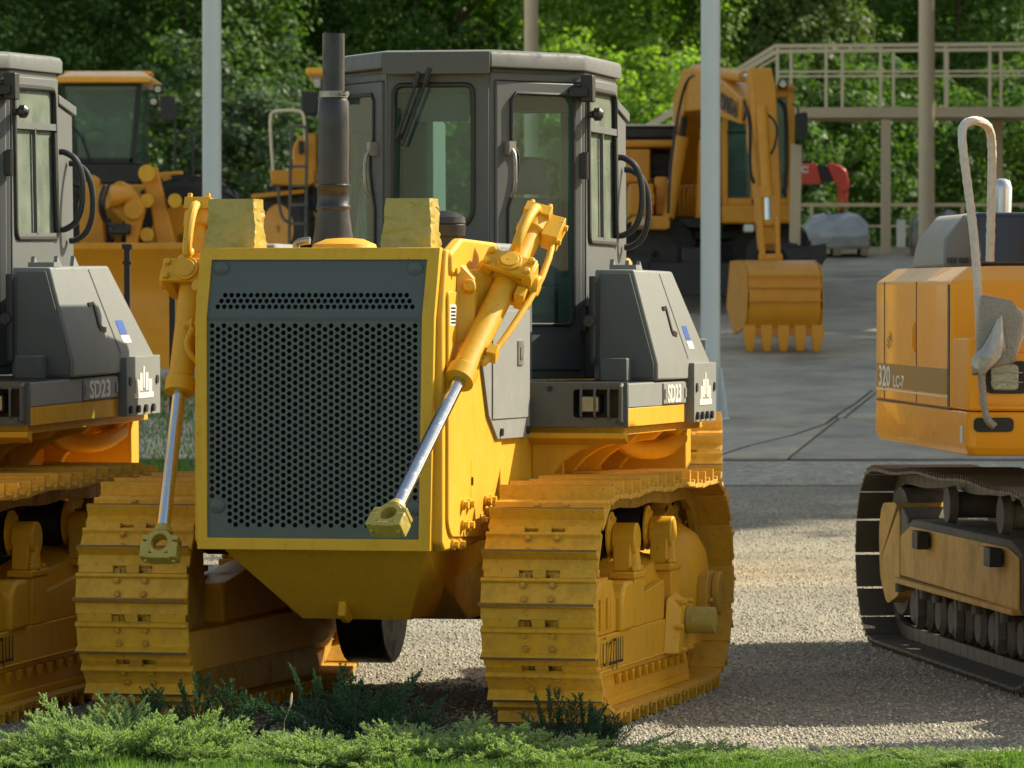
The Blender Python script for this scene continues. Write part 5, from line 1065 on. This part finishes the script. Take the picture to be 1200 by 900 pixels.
for i in range(5):
    x = xl-.03+i*(xr-xl+.0)/4.1; mb = MB(); mb.loft([[(x-.065, 58.52, a.z+.12), (x+.065, 58.52, a.z+.12), (x+.065, 58.72, a.z+.12), (x-.065, 58.72, a.z+.12)], [(x-.062, 58.5, a.z-.07), (x+.062, 58.5, a.z-.07), (x+.062, 58.66, a.z-.07), (x-.062, 58.66, a.z-.07)], [(x-.035, 58.53, a.z-.20), (x+.035, 58.53, a.z-.20), (x+.035, 58.57, a.z-.20), (x-.035, 58.57, a.z-.20)]]); mb.build('bucket_tooth', 'lyel', bkt, off=O, bevel=.006)
t0 = V(838, 113, 62.9); t1 = V(876, 142, 60.75); dd = (t1-t0)
P0 = V(853, 113, 62.2); P1 = V(880, 129, 60.8); text('boom_lettering', 'HYUNDAI', .25, 'blk', bm_, P0+Vector((-.165, -.03, -.09)), P1-P0, (0, 0, 1), sx=1.25, bold=.01, off=O)

# ------------------------------------------------------------------ wheel loaders
wl = empty('wheel_loader', (at(140, 345, 56).x, 56, gz(56))); tag(wl, 'yellow wheel loader with glazed cab and raised linkage, behind the left bulldozer', 'wheel loader', 'yellow wheel loaders'); O = wl.location.copy()
rbox(78, 166, 190, 216, 55.0, 56.6, 'cab_lower', 'blk', wl, .02, O); mb = MB()
for pts in ([(70, 98), (74, 98), (92, 190), (86, 190)], [(160, 98), (166, 98), (158, 190), (152, 190)], [(74, 98), (160, 98), (160, 101), (74, 101)], [(88, 185), (155, 185), (155, 191), (88, 191)]): mb.prism([(at(x, y, 55.02).x, at(x, y, 55.02).z) for x, y in pts], 'y', 55.02, 55.10)
for pts in ([(166, 98), (170, 98), (170, 200), (160, 200)],): mb.prism([(at(x, y, 55.9).x, at(x, y, 55.9).z) for x, y in pts], 'y', 56.4, 56.5)
cf = rbox(78, 166, 190.5, 192, 54.98, 56.6, 'cab_sill', 'blk', wl, .005, O); mb.split('cab_pillar', 'blk', cf, off=O)
pane([(74, 101), (160, 101), (152, 186), (90, 186)], 55.06, par=cf, off=O)
mb = MB(); mb.add([at(166, 99, 55.06), at(175, 99, 56.5), at(174, 198, 56.5), at(158, 190, 55.06)], [(0, 1, 2, 3)]); mb.build('side_glass', 'gl', cf, off=O, smooth=False)
mb = MB(); mb.add([at(76, 100, 56.6), at(170, 100, 56.6), at(165, 190, 56.6), at(90, 190, 56.6)], [(0, 1, 2, 3)]); mb.build('rear_glass', 'gl', cf, off=O, smooth=False)
mb = MB(); ro = [(66, 97), (176, 97)]
a, b = at(66, 97, 54.85), at(176, 97, 54.85); mb.loft([[(a.x, 54.85, a.z), (b.x, 54.85, a.z), (b.x, 56.8, a.z), (a.x, 56.8, a.z)], [(a.x, 54.85, a.z+.06), (b.x, 54.85, a.z+.06), (b.x, 56.8, a.z+.06), (a.x, 56.8, a.z+.06)], [(a.x+.12, 55.2, a.z+.13), (b.x-.10, 55.2, a.z+.13), (b.x-.10, 56.6, a.z+.13), (a.x+.12, 56.6, a.z+.13)]]); rf_ = mb.build('cab_roof', 'org', wl, off=O, bevel=.015)
mb = MB(); mb.box(a.x+.0, a.x+.9, 55.8, 56.3, a.z+.12, a.z+.16); mb.build('roof_ribs', 'org', rf_, off=O, bevel=.01)
mb = MB(); mb.tube([at(106, 190, 55), at(95, 160, 54.95), at(84, 148, 54.95)], .012, 6); mb.tube([at(84, 120, 54.95), at(88, 178, 54.95)], .01, 6); mb.build('windscreen_wiper', 'seal', cf, off=O)
rbox(100, 125, 165, 190, 55.6, 56.1, 'operator_seat', 'seal', cf, .03, O); mb = MB(); mb.tube([at(112+14*math.cos(t*.6), 160+9*math.sin(t*.6), 55.4) for t in range(11)], .014, 6); mb.build('steering_wheel', 'seal', cf, off=O)
for (x, y) in ((185, 104.5), (180, 119)):
    rbox(x-5.5, x+5.5, y-5.5, y+5.5, 54.7, 54.8, 'cab_lamp', 'blk', wl, .01, O); mb = MB(); mb.lathe(at(x, y, 54.69), (0, -1, 0), [(0, .036), (.012, .033)], 16); mb.build('lamp_lens', 'lens', wl, off=O)
pp(rrect([(187, 112), (204, 113), (207, 135), (204, 142), (189, 142)], 2, 2), 54.4, 54.55, 'side_mirror', 'seal', wl, O, .01)
mb = MB(); mb.tube([at(172, 135, 54.8), at(203, 136, 54.5), at(205, 145, 54.5), at(206, 205, 54.5)], .013, 6); mb.tube([at(172, 144, 54.8), at(203, 143, 54.5)], .01, 6); mb.tube([at(205, 220, 54.4), at(205, 160, 54.4), at(211, 154, 54.4), at(221, 154, 54.4), at(226, 160, 54.4), at(226, 222, 54.4)], .015, 8, 1); mb.tube([at(205, 202, 54.4), at(226, 202, 54.4)], .012, 6); mb.build('handrail', 'seal', wl, off=O)
rbox(172, 236, 205, 222, 54.8, 56.8, 'side_platform', 'lyel', wl, .02, O); rbox(186, 215, 222, 245, 54.2, 56, 'front_fender', 'lyel', wl, .03, O); rbox(180, 240, 245, 262, 54.6, 57, 'rear_frame', 'lyel', wl, .02, O)
mb = MB(); mb.lathe(at(203, 213, 54.5), (0, 1, 0), [(0, .055), (.03, .066), (.1, .05)], 20); mb.build('headlight_bowl', 'blk', wl, off=O); mb = MB(); mb.lathe(at(203, 213, 54.48), (0, 1, 0), [(0, .03), (.01, .052), (.02, .054)], 20); mb.build('headlight', 'lens', wl, off=O); rbox(213, 221, 211, 220, 54.5, 54.6, 'turn_signal', 'amb', wl, .01, O)
mb = MB(); mb.tube([at(205, 232, 54.2), at(215, 222, 54.1), at(221, 232, 54.1), at(218, 245, 54.1)], .016, 6, 1); mb.tube([at(200, 240, 54.1), at(212, 232, 54.1), at(230, 240, 54.1)], .014, 6, 1); mb.build('brake_hose', 'rubr', wl, off=O)
wheel(wl, 215, 280, 53.8, .62, .5, O, 'lyel', (.2, 1, 0)); wheel(wl, 45, 280, 53.8, .62, .5, O, 'lyel', (.2, 1, 0)); rbox(85, 205, 216, 330, 54.6, 55.2, 'front_frame', 'lyel', wl, .03, O)
for (pts, y0, y1) in (([(163, 205), (172, 196), (184, 196), (186, 205), (216, 330), (190, 330), (176, 240)], 53.4, 53.6), ([(100, 215), (108, 204), (116, 210), (128, 330), (96, 330), (92, 240)], 53.4, 53.6), ([(184, 202), (214, 200), (222, 300), (212, 300)], 53.9, 54.0)): pp(pts, y0, y1, 'lift_arm', 'lyel', wl, O, .015)
mb = MB(); mb.prism(rrect([(at(x, y, 53.1).x, at(x, y, 53.1).z) for x, y in ((131, 216), (142, 211), (160, 226), (170, 244), (165, 262), (158, 300), (147, 300), (148, 262), (132, 248))], .04, 3), 'y', 53.1, 53.35); mb.cyl(at(156, 246, 53.0), at(156, 246, 53.4), .10, n=20); tl = mb.build('tilt_lever', 'lyel', wl, off=O, bevel=.015)
mb = MB(); mb.cyl(at(122, 232, 53.0), at(150, 228, 53.2), .11, n=20); mb.build('tilt_cylinder', 'lyel', wl, off=O); mb = MB(); mb.tube([at(122, 218, 52.9), at(116, 235, 52.8), at(120, 258, 52.9), at(134, 266, 52.9)], .02, 8, 2); mb.tube([at(128, 216, 52.9), at(120, 238, 52.8), at(126, 262, 52.9)], .016, 8, 2); mb.build('hydraulic_hoses', 'rubr', wl, off=O)
rbox(128, 152, 262, 275, 52.9, 53.3, 'lever_stop', 'blk', wl, .02, O)
mb = MB()
for q in ((172, 235), (172, 275), (205, 235)): mb.cyl(at(*q, 53.2), at(*q, 53.6), .07, n=16)
mb.cyl(at(172, 203, 53.2), at(172, 203, 53.7), .085, n=18); mb.build('linkage_pins', 'yelp', wl, off=O)
mb = MB(); prof = [(53.0, 289), (52.8, 287), (52.7, 292), (52.95, 330), (52.9, 370), (52.6, 410), (52.2, 432)]; xa = at(40, 300, 53).x; xb = at(218, 300, 53).x
zz = [(Y, at(100, py, Y).z) for Y, py in prof]
mb.loft([[(x, y, z) for y, z in zz]+[(x, y+.05, z) for y, z in zz[::-1]] for x in (xa, xb)])
bk2 = mb.build('loader_bucket', 'lyel', wl, off=O, ang=50)
for x in (xa, xb-.02):
    mb = MB(); mb.prism(zz+[(53.5, zz[-1][1]), (53.5, zz[0][1])], 'x', x, x+.03); mb.build('bucket_side', 'lyel', bk2, off=O)
mb = MB(); mb.box(xa, xb, 52.72, 52.82, zz[1][1]-.05, zz[1][1]+.02); mb.build('bucket_lip', 'lyel', bk2, off=O, bevel=.01)
# second loader
w2 = empty('wheel_loader', (at(350, 345, 62).x, 62, gz(62))); tag(w2, 'yellow wheel loader mostly hidden behind the exhaust stack, its ladder and pale handrail showing', 'wheel loader', 'yellow wheel loaders'); O = w2.location.copy()
wheel(w2, 326, 268, 61.2, .50, .5, O, 'lyel', (.75, .66, 0)); wheel(w2, 362, 275, 61.0, .50, .5, O, 'lyel', (.75, .66, 0))
mb = MB(); c0 = at(326, 268, 61.0); n = 10
mb.loft([[(c0.x+.34+dx, 61.0-.1, c0.z), (c0.x+.34+dx, 61.9, c0.z)] for dx in (0, .02)] if False else [[(c0.x-.30, 60.9, c0.z+.34), (c0.x-.30, 61.7, c0.z+.34), (c0.x-.30, 61.7, c0.z+.39), (c0.x-.30, 60.9, c0.z+.39)], [(c0.x+.30, 60.9, c0.z+.40), (c0.x+.30, 61.7, c0.z+.40), (c0.x+.30, 61.7, c0.z+.45), (c0.x+.30, 60.9, c0.z+.45)]]); mb.build('fender', 'lyel', w2, off=O, bevel=.01)
pp([(316, 200), (368, 198), (368, 214), (360, 219), (318, 216)], 60.8, 61.6, 'platform', 'lyel', w2, O, .02); rbox(345, 372, 214, 290, 61.4, 62.4, 'side_frame', 'lyel', w2, .02, O)
pp(rrect([(343, 205), (343, 172), (350, 160), (362, 156), (372, 156), (372, 205)], 3, 2), 61.6, 63, 'engine_hood', 'lyel', w2, O, .03); rbox(350, 356, 165, 180, 61.5, 61.6, 'hood_vent', 'blk', w2, .005, O)
rbox(358, 480, 79, 88, 61.2, 63.4, 'cab_roof', 'org', w2, .03, O); rbox(376, 470, 92, 200, 61.5, 63.2, 'cab_shell', 'blk', w2, .02, O)
rbox(368, 376, 92, 103, 61.1, 61.2, 'cab_lamp', 'lens', w2, .01, O); rbox(353, 372, 107, 135, 60.9, 61.05, 'side_mirror', 'seal', w2, .02, O)
mb = MB(); mb.tube([at(320, 200, 60.7), at(317, 160, 60.7), at(316.5, 136, 60.7), at(320, 130, 60.7), at(350, 129, 60.7), at(356, 134, 60.7), at(358, 165, 60.7)], .018, 8, 1); mb.build('pale_handrail', 'rail', w2, off=O)
mb = MB()
for x in (341, 360): mb.tube([at(x-2, 285, 60.5), at(x-1, 220, 60.5), at(x, 155, 60.5), at(x+3 if x < 350 else x-3, 148, 60.5)], .018, 8, 1)
mb.tube([at(344, 148, 60.5), at(357, 148, 60.5)], .018, 8)
for y in (195, 218, 240, 262): mb.bar(at(340, y, 60.5), at(360, y, 60.5), .10, .03)
mb.tube([at(326, 218, 60.5), at(327, 240, 60.5), at(331, 256, 60.5), at(340, 262, 60.5)], .018, 8, 1); mb.build('ladder', 'dust', w2, off=O)
# dark steel shanks standing behind the left bulldozer
for (x0, x1, y0, y1, lab) in ((144, 154, 286, 352, 'dark taped steel bar standing upright before the loader bucket, behind the sloping grey box'), (199, 205, 312, 360, 'slim dark steel bar standing upright just left of the left lift cylinder')):
    Y = 31.5; a = at(x0, y1, Y); b = at(x1, y0, Y); r = empty('steel_bar', ((a.x+b.x)/2, Y, 0)); tag(r, lab, 'steel bar', 'upright dark steel bars')
    mb = MB(); mb.box(-.018, .018, -.02, .02, 0, b.z); mb.build('shank', 'blk', r, bevel=.003)
    mb = MB(); mb.box(-.03, .03, -.03, .03, b.z-.03, b.z-.0); mb.box(-.026, .026, -.026, .026, b.z-.12, b.z-.10); mb.build('clamp', 'blk', r, bevel=.003)

# ------------------------------------------------------------------ orange excavator on the right
TH = R(6.8); oc = Vector((2.60+1.6*math.cos(TH), 28.2+1.6*math.sin(TH), .045))
oe = empty('tracked_excavator', oc, (0, 0, TH)); tag(oe, 'orange tracked excavator on the right, with a wrapped mirror and handrail and the number 320LC-7', 'excavator')
path = track_path(-.20, 3.88, .498, .472, 56, .03)
ch = MB()
for c, a, L in path: chain_link(ch, -1.3, c, a, L, .08, .05)
trk = ch.build('crawler_track', 'dtrk', oe)
m = MB(); m.loft([[(x, s, n_) for s, n_ in ((-.098, .03), (-.098, .042), (-.075, .044), (-.070, .066), (-.060, .066), (-.056, .044), (-.008, .044), (-.004, .064), (.006, .064), (.010, .044), (.056, .044), (.060, .066), (.070, .066), (.076, .042), (.098, .040), (.098, .028))] for x in (-.30, .30)])
sh0 = None
for c, a, L in path:
    if sh0 is None: sh0 = m.build('track_shoe', 'dtrk', trk); o = sh0
    else: o = sh0.copy(); col.objects.link(o)
    o.location = (-1.3, c[0], c[1]); o.rotation_euler = (a, 0, 0)
fr = MB(); fr.prism([(.10, .36), (.10, .68), (.4, .74), (3.1, .74), (3.45, .66), (3.45, .38)], 'x', -1.50, -1.1); frame = fr.build('track_frame', 'yelx' if 'yelx' in M else 'dust', oe, bevel=.01)
M['oily'] = mat('dusty_orange_side', (.56, .31, .04), .55, 0, .6, (.22, .16, .09), 4, .1, 60, chips=1)
m = MB(); m.prism([(.12, .38), (.12, .66), (.4, .70), (3.1, .70), (3.40, .63), (3.40, .40)], 'x', -1.515, -1.502); m.build('side_plate', 'oily', frame, bevel=.006)
m = MB(); m.box(-1.55, -1.47, .12, 3.42, .355, .385); m.build('frame_flange', 'oily', frame, bevel=.004)
for y in (.75, 2.75):
    m = MB(); m.box(-1.57, -1.515, y-.12, y+.10, .60, .69); m.build('step_lug', 'oily', frame, bevel=.005); m = MB(); m.box(-1.60, -1.53, y-.30, y-.14, .595, .695); m.build('rubber_stop', 'blk', frame, bevel=.006)
m = MB(); m.prism(rrect([(3.50, .28), (3.50, .78), (3.62, .82), (4.05, .80), (4.15, .66), (4.12, .36), (3.9, .20)], .08), 'x', -1.50, -1.12); m.build('idler_guard', 'oily', frame, bevel=.02)
m = MB(); m.prism([(3.30, .40), (3.30, .74), (3.50, .80), (3.50, .30)], 'x', -1.49, -1.12); m.build('idler_yoke', 'dust', frame, bevel=.01)
m = MB(); m.lathe((-1.42, 3.88, .52), (1, 0, 0), [(0, .2), (0, .38), (.24, .38), (.24, .2)], 36); m.build('front_idler', 'dust', frame)
m = MB(); m.lathe((-1.47, -.20, .52), (1, 0, 0), [(0, .2), (0, .29), (.04, .30), (.06, .36), (.30, .36), (.31, .2)], 36)
for q in range(24): a = q*math.pi/12; m.cyl((-1.485, -.2+.25*math.cos(a), .52+.25*math.sin(a)), (-1.47, -.2+.25*math.cos(a), .52+.25*math.sin(a)), .016, n=6)
m.build('drive_sprocket', 'dust', frame); m = MB(); m.lathe((-1.50, -.2, .52), (1, 0, 0), [(0, .10), (0, .20), (.03, .21)], 24); m.build('sprocket_cover', 'oily', frame)
for y in (.75, 2.2):
    m = MB(); m.lathe((-1.48, y, .86), (1, 0, 0), [(0, .06), (0, .10), (.05, .11), (.06, .075), (.3, .075), (.31, .10), (.35, .10)], 24); m.build('carrier_roller', 'dust', frame)
for i in range(9):
    y = .28+i*.37; m = MB(); m.lathe((-1.47, y, .22), (1, 0, 0), [(0, .05), (0, .085), (.03, .115), (.09, .115), (.1, .08), (.25, .08), (.26, .115), (.32, .115), (.34, .06)], 20); m.build('track_roller', 'dust', frame)
    m = MB(); m.prism([(y-.03, .355), (y-.045, .20), (y, .12), (y+.045, .20), (y+.03, .355)], 'x', -1.52, -1.475) if i % 3 == 1 else m.cyl((-1.51, y+.18, .30), (-1.51, y+.18, .355), .03, n=10); m.build('roller_bracket', 'dust', frame)
m = MB(); m.box(-1.1, 1.1, .8, 2.9, .55, .95); m.cyl((0, 1.8, .95), (0, 1.8, 1.16), .75, n=40); m.build('centre_frame', 'dust', oe, bevel=.02)
m = MB(); m.prism([(-.6, .1), (-.6, .95), (4.3, .95), (4.3, .1)], 'x', 1.05, 1.6); m.build('far_track', 'dust', oe, bevel=.15)
# upper house, in its own slightly turned frame
HM = oe.matrix_world.copy(); bpy.context.view_layer.update(); HM = oe.matrix_world.inverted() @ (Matrix.Translation((2.365, 28.0, .078)) @ Matrix.Rotation(R(4.3), 4, 'Z'))
def hb_(m, name, mt, par=oe, **k):
    m.v = [tuple(HM @ Vector(p)) for p in m.v]; return m.build(name, mt, par, **k)
fp = rrect([(0, -.0), (2.9, -.0), (2.9, 3.55), (0, 3.55)], [.05, .05, .30, .30], 6)
m = MB(); m.loft([[(x*.99+.02, .03+y*.985, 1.175) for x, y in fp], [(x, y, 1.22) for x, y in fp], [(x, y, 1.405) for x, y in fp]]); hb_(m, 'lower_skirt', 'org', bevel=.008)
fu = rrect([(.0, .52), (2.9, .52), (2.9, 3.52), (0.0, 3.52)], [.02, .02, .28, .28], 6)
def sc_(f, i): return [(1.45+(x-1.45)*(1-i/1.45), 2.0+(y-2.0)*(1-i/1.5)) for x, y in f]
m = MB(); m.loft([[(x, y, 1.41) for x, y in fu], [(x, y, 2.085) for x, y in fu], [(x, y, 2.165) for x, y in sc_(fu, .11)], [(x, y, 2.17) for x, y in sc_(fu, .3)]]); up_ = hb_(m, 'upper_body', 'org', bevel=.012)
m = MB(); m.prism(rrect([(.008, 1.41), (.82, 1.41), (.82, 1.79), (.008, 1.79)], .02), 'y', -.02, .53); tbx = hb_(m, 'front_tool_box', 'org', bevel=.012)
m = MB(); m.box(-.004, .004, .54, .60, 1.42, 2.07)
for y in (1.72, 2.95): m.box(-.003, .003, y-.006, y+.006, 1.42, 2.085)
m.box(-.003, .003, .53, 3.25, 1.405, 1.412); hb_(m, 'panel_seams', 'blk', up_)
m = MB(); m.box(-.0032, .002, .62, 3.24, 1.485, 1.62); bd = hb_(m, 'dark_stripe', 'band', up_)
m = MB(); m.box(-.0035, .002, .62, 3.24, 1.468, 1.476); hb_(m, 'white_line', 'wht', up_)
def htext(name, body, size, mt, par, o_, xd, yd, **k):
    t = text(name, body, size, mt, par, o_, xd, yd, **k); t.data.transform(HM); return t
htext('number_lettering', '320', .165, 'wht', bd, (-.0045, 3.16, 1.493), (0, -1, 0), (0, 0, 1), sx=1.9, bold=.003, th=.0006)
htext('number_lettering', 'LC-7', .095, 'wht', bd, (-.0045, 2.58, 1.493), (0, -1, 0), (0, 0, 1), sx=2.2, bold=.002, th=.0006)
m = MB()
for i in range(5): a = i*.7; m.bar((-.0035, 2.75+.10*math.cos(a), 1.73+.05*math.sin(a)), (-.0035, 2.75-.08*math.sin(a), 1.76-.05*math.cos(a)), .006, .002, up=(1, 0, 0))
hb_(m, 'bird_emblem', 'band', up_)
m = MB(); m.box(-.012, .004, 1.75, 1.80, 1.70, 1.86); m.box(-.02, -.008, 1.76, 1.79, 1.72, 1.84); hb_(m, 'door_latch', 'org', up_, bevel=.003)
m = MB(); m.prism(rrect([(.10, 1.50), (.32, 1.50), (.32, 1.67), (.10, 1.67)], .035), 'y', -.032, -.021); lr = hb_(m, 'lamp_recess', 'blk', tbx)
m = MB(); m.prism(rrect([(.125, 1.515), (.27, 1.515), (.27, 1.655), (.125, 1.655)], .03), 'y', -.05, -.033); hb_(m, 'headlight', 'lens', tbx, bevel=.012)
m = MB()
for z in (1.56, 1.61): m.box(.12, .29, -.058, -.052, z-.003, z+.003)
hb_(m, 'lamp_bars', 'stl', tbx)
m = MB(); m.box(.07, .80, -.028, -.018, 1.44, 1.452); m.box(.07, .80, -.028, -.018, 1.715, 1.727); m.box(.07, .078, -.028, -.018, 1.44, 1.727); hb_(m, 'door_ridge', 'org', tbx, bevel=.003)
m = MB(); m.prism(rrect([(.04, 1.30), (.25, 1.30), (.25, 1.375), (.04, 1.375)], .03), 'y', -.01, .0); hb_(m, 'rail_socket', 'blk', oe)
m = MB(); m.box(.004, .0, .05, .09, 1.24, 1.34); m.box(-.006, .0, .10, .16, 1.24, 1.33); hb_(m, 'skirt_sticker', 'wht', oe)
# cowl and exhaust on top
m = MB(); m.hull([(x, y, z) for x, y, z in ((.13, 1.6, 2.165), (.13, 2.8, 2.165), (.15, 1.7, 2.32), (.26, 1.7, 2.455), (.15, 2.7, 2.32), (.26, 2.7, 2.455), (.30, 1.6, 2.165), (.30, 2.8, 2.165), (.30, 1.7, 2.47), (.30, 2.7, 2.47))]); gc_ = hb_(m, 'cowl_end', 'boxg', oe, bevel=.02)
m = MB(); m.prism([(1.55, 2.165), (1.62, 2.47), (2.8, 2.47), (2.86, 2.165)], 'x', .305, 2.4); hb_(m, 'engine_cowl', 'hoodk', oe, bevel=.03)
m = MB(); m.lathe((.57, 2.3, 2.47), (.02, -.05, 1), [(0, .055), (.15, .056), (.185, .045), (.20, .02)], 24); hb_(m, 'exhaust_pipe', 'alu', oe, ang=50)
m = MB()
for x in (.15, .22): 
    for k in range(3): m.box(x+k*.02, x+k*.02+.012, 1.585, 1.6, 2.19, 2.22)
hb_(m, 'cowl_vents', 'blk', gc_)
O = oe.location.copy(); INV = oe.matrix_world.inverted()
def inroot(m, name, mt, par, **k): m.v = [tuple(INV @ Vector(p)) for p in m.v]; return m.build(name, mt, par, **k)
def wrap_tube(pts, r, sm=2):
    m = MB(); P = [Vector(p) for p in pts]
    for _ in range(sm):
        q = [P[0]]
        for i in range(len(P)-1): q += [P[i].lerp(P[i+1], .25), P[i].lerp(P[i+1], .75)]
        P = q+[P[-1]]
    D = [P[0]]
    for a, b in zip(P[:-1], P[1:]):
        n = max(1, int((b-a).length/.012))
        for k in range(1, n+1): D.append(a.lerp(b, k/n))
    m.tube(D, [r*(1+.035*math.sin(i*1.3)+random.uniform(-.05, .05)) for i in range(len(D))], 10); return m
Yn = 27.85
inroot(wrap_tube([at(1166, 500, Yn), at(1156, 492, Yn), at(1152, 465, Yn), at(1149, 430, Yn)], .020), 'rail_foot', 'bub', oe)
inroot(wrap_tube([at(1149, 430, Yn), at(1147, 350, Yn), at(1141, 270, Yn), at(1131, 195, Yn), at(1127, 162, Yn), at(1128, 146, Yn+.05), at(1142, 140, Yn+.2), at(1158, 146, Yn+.4), at(1163, 165, Yn+.5), at(1162, 230, Yn+.55), at(1160, 306, Yn+.6)], .0235), 'wrapped_handrail', 'foam', oe)
mr_ = MB(); cx = [(1150, 345), (1186, 352), (1200, 372), (1190, 425), (1150, 435), (1143, 425)]
mr_.prism([(at(x, y, 27.6).x, at(x, y, 27.6).z) for x, y in cx], 'y', 27.60, 27.72); inroot(mr_, 'wrapped_mirror', 'bub', oe, bevel=.015)
mr_ = MB(); mr_.prism([(at(x, y, 27.6).x, at(x, y, 27.6).z) for x, y in [(1186, 354), (1208, 368), (1210, 378), (1192, 424)]], 'y', 27.74, 27.80); inroot(mr_, 'mirror_foam', 'foam', oe, bevel=.01)
rings = []
for k, (cx_, cy_, r0) in enumerate([(1172, 372, .012), (1168, 392, .035), (1164, 408, .055), (1156, 420, .07), (1150, 430, .055), (1147, 438, .03)]):
    c = at(cx_, cy_, 27.56); rings.append([tuple(c+Vector((math.cos(t*.524)*r0, math.sin(t*.524)*r0*.6, random.uniform(-.012, .012)))*random.uniform(.8, 1.2) if False else c+Vector((math.cos(t*.524)*r0*random.uniform(.75, 1.2), math.sin(t*.524)*r0*.6, random.uniform(-.012, .012)))) for t in range(12)])
mr_ = MB(); mr_.loft(rings); inroot(mr_, 'plastic_bag', 'film', oe, ang=15)


# the excavator's unseen cab, boom, dipper and bucket, added to shade the bulldozer's track
m = MB(); m.prism(rrect([(1.85, 1.41), (2.85, 1.41), (2.85, 3.05), (2.75, 3.12), (1.95, 3.12), (1.85, 3.05)], .05), 'y', -.25, .50); hb_(m, 'operator_cab', 'org', bevel=.03)
m = MB(); m.box(1.95, 2.75, -.262, -.252, 1.7, 2.95); hb_(m, 'cab_window', 'gl')
m = MB(); 
def beam3(m, P, w_, ds):
    rings = []
    for i, p in enumerate(P):
        p = Vector(p); d = (Vector(P[min(i+1, len(P)-1)])-Vector(P[max(i-1, 0)])).normalized(); u = Vector((1, 0, 0)).cross(d).normalized()*ds[i]/2
        rings.append([p-u-Vector((w_/2, 0, 0)), p-u+Vector((w_/2, 0, 0)), p+u+Vector((w_/2, 0, 0)), p+u-Vector((w_/2, 0, 0))])
    m.loft(rings)
beam3(m, [(1.45, 1.3, 1.8), (1.45, .9, 2.7), (1.45, .2, 3.5), (1.45, -1.0, 3.9), (1.45, -2.2, 3.5)], .5, [.5, .9, 1.15, 1.0, .5]); hb_(m, 'boom', 'org', bevel=.02)
m = MB(); beam3(m, [(1.45, -2.1, 3.8), (1.45, -2.3, 3.1), (1.45, -2.1, 1.2), (1.45, -1.95, .7)], .38, [.3, .5, .35, .25]); hb_(m, 'dipper_arm', 'org', bevel=.02)
m = MB(); m.prism([(-2.3, .85), (-1.5, .95), (-1.0, .7), (-.95, .35), (-1.3, .08), (-2.0, .03), (-2.3, .4)], 'x', .85, 2.05); hb_(m, 'bucket', 'org', bevel=.03)

# ------------------------------------------------------------------ unseen trees added right of the frame to shade the ramp
for i, (x, y, zc, r_, h_) in enumerate(((15, 56.0, 10, 3.6, 9), (15, 61.5, 12, 4.2, 10), (15, 67, 13, 4.6, 10), (16, 75, 13, 4.6, 10), (16, 84, 12, 4.6, 9.5), (21, 64, 17, 5.4, 11), (22, 78, 17, 5.4, 11))):
    t_ = tree(600+x/y*FPX, y, zc, (r_, r_, h_), 'lfd', 'unseen tree added on the right to shade the yard, '+('nearest the orange excavator', 'second of the front row', 'middle of the front row', 'fourth of the front row', 'farthest of the front row', 'nearer of the back pair', 'farther of the back pair')[i], ncl=560, nlf=34, size=.46, csize=1.0, group='unseen trees added to shade the yard')
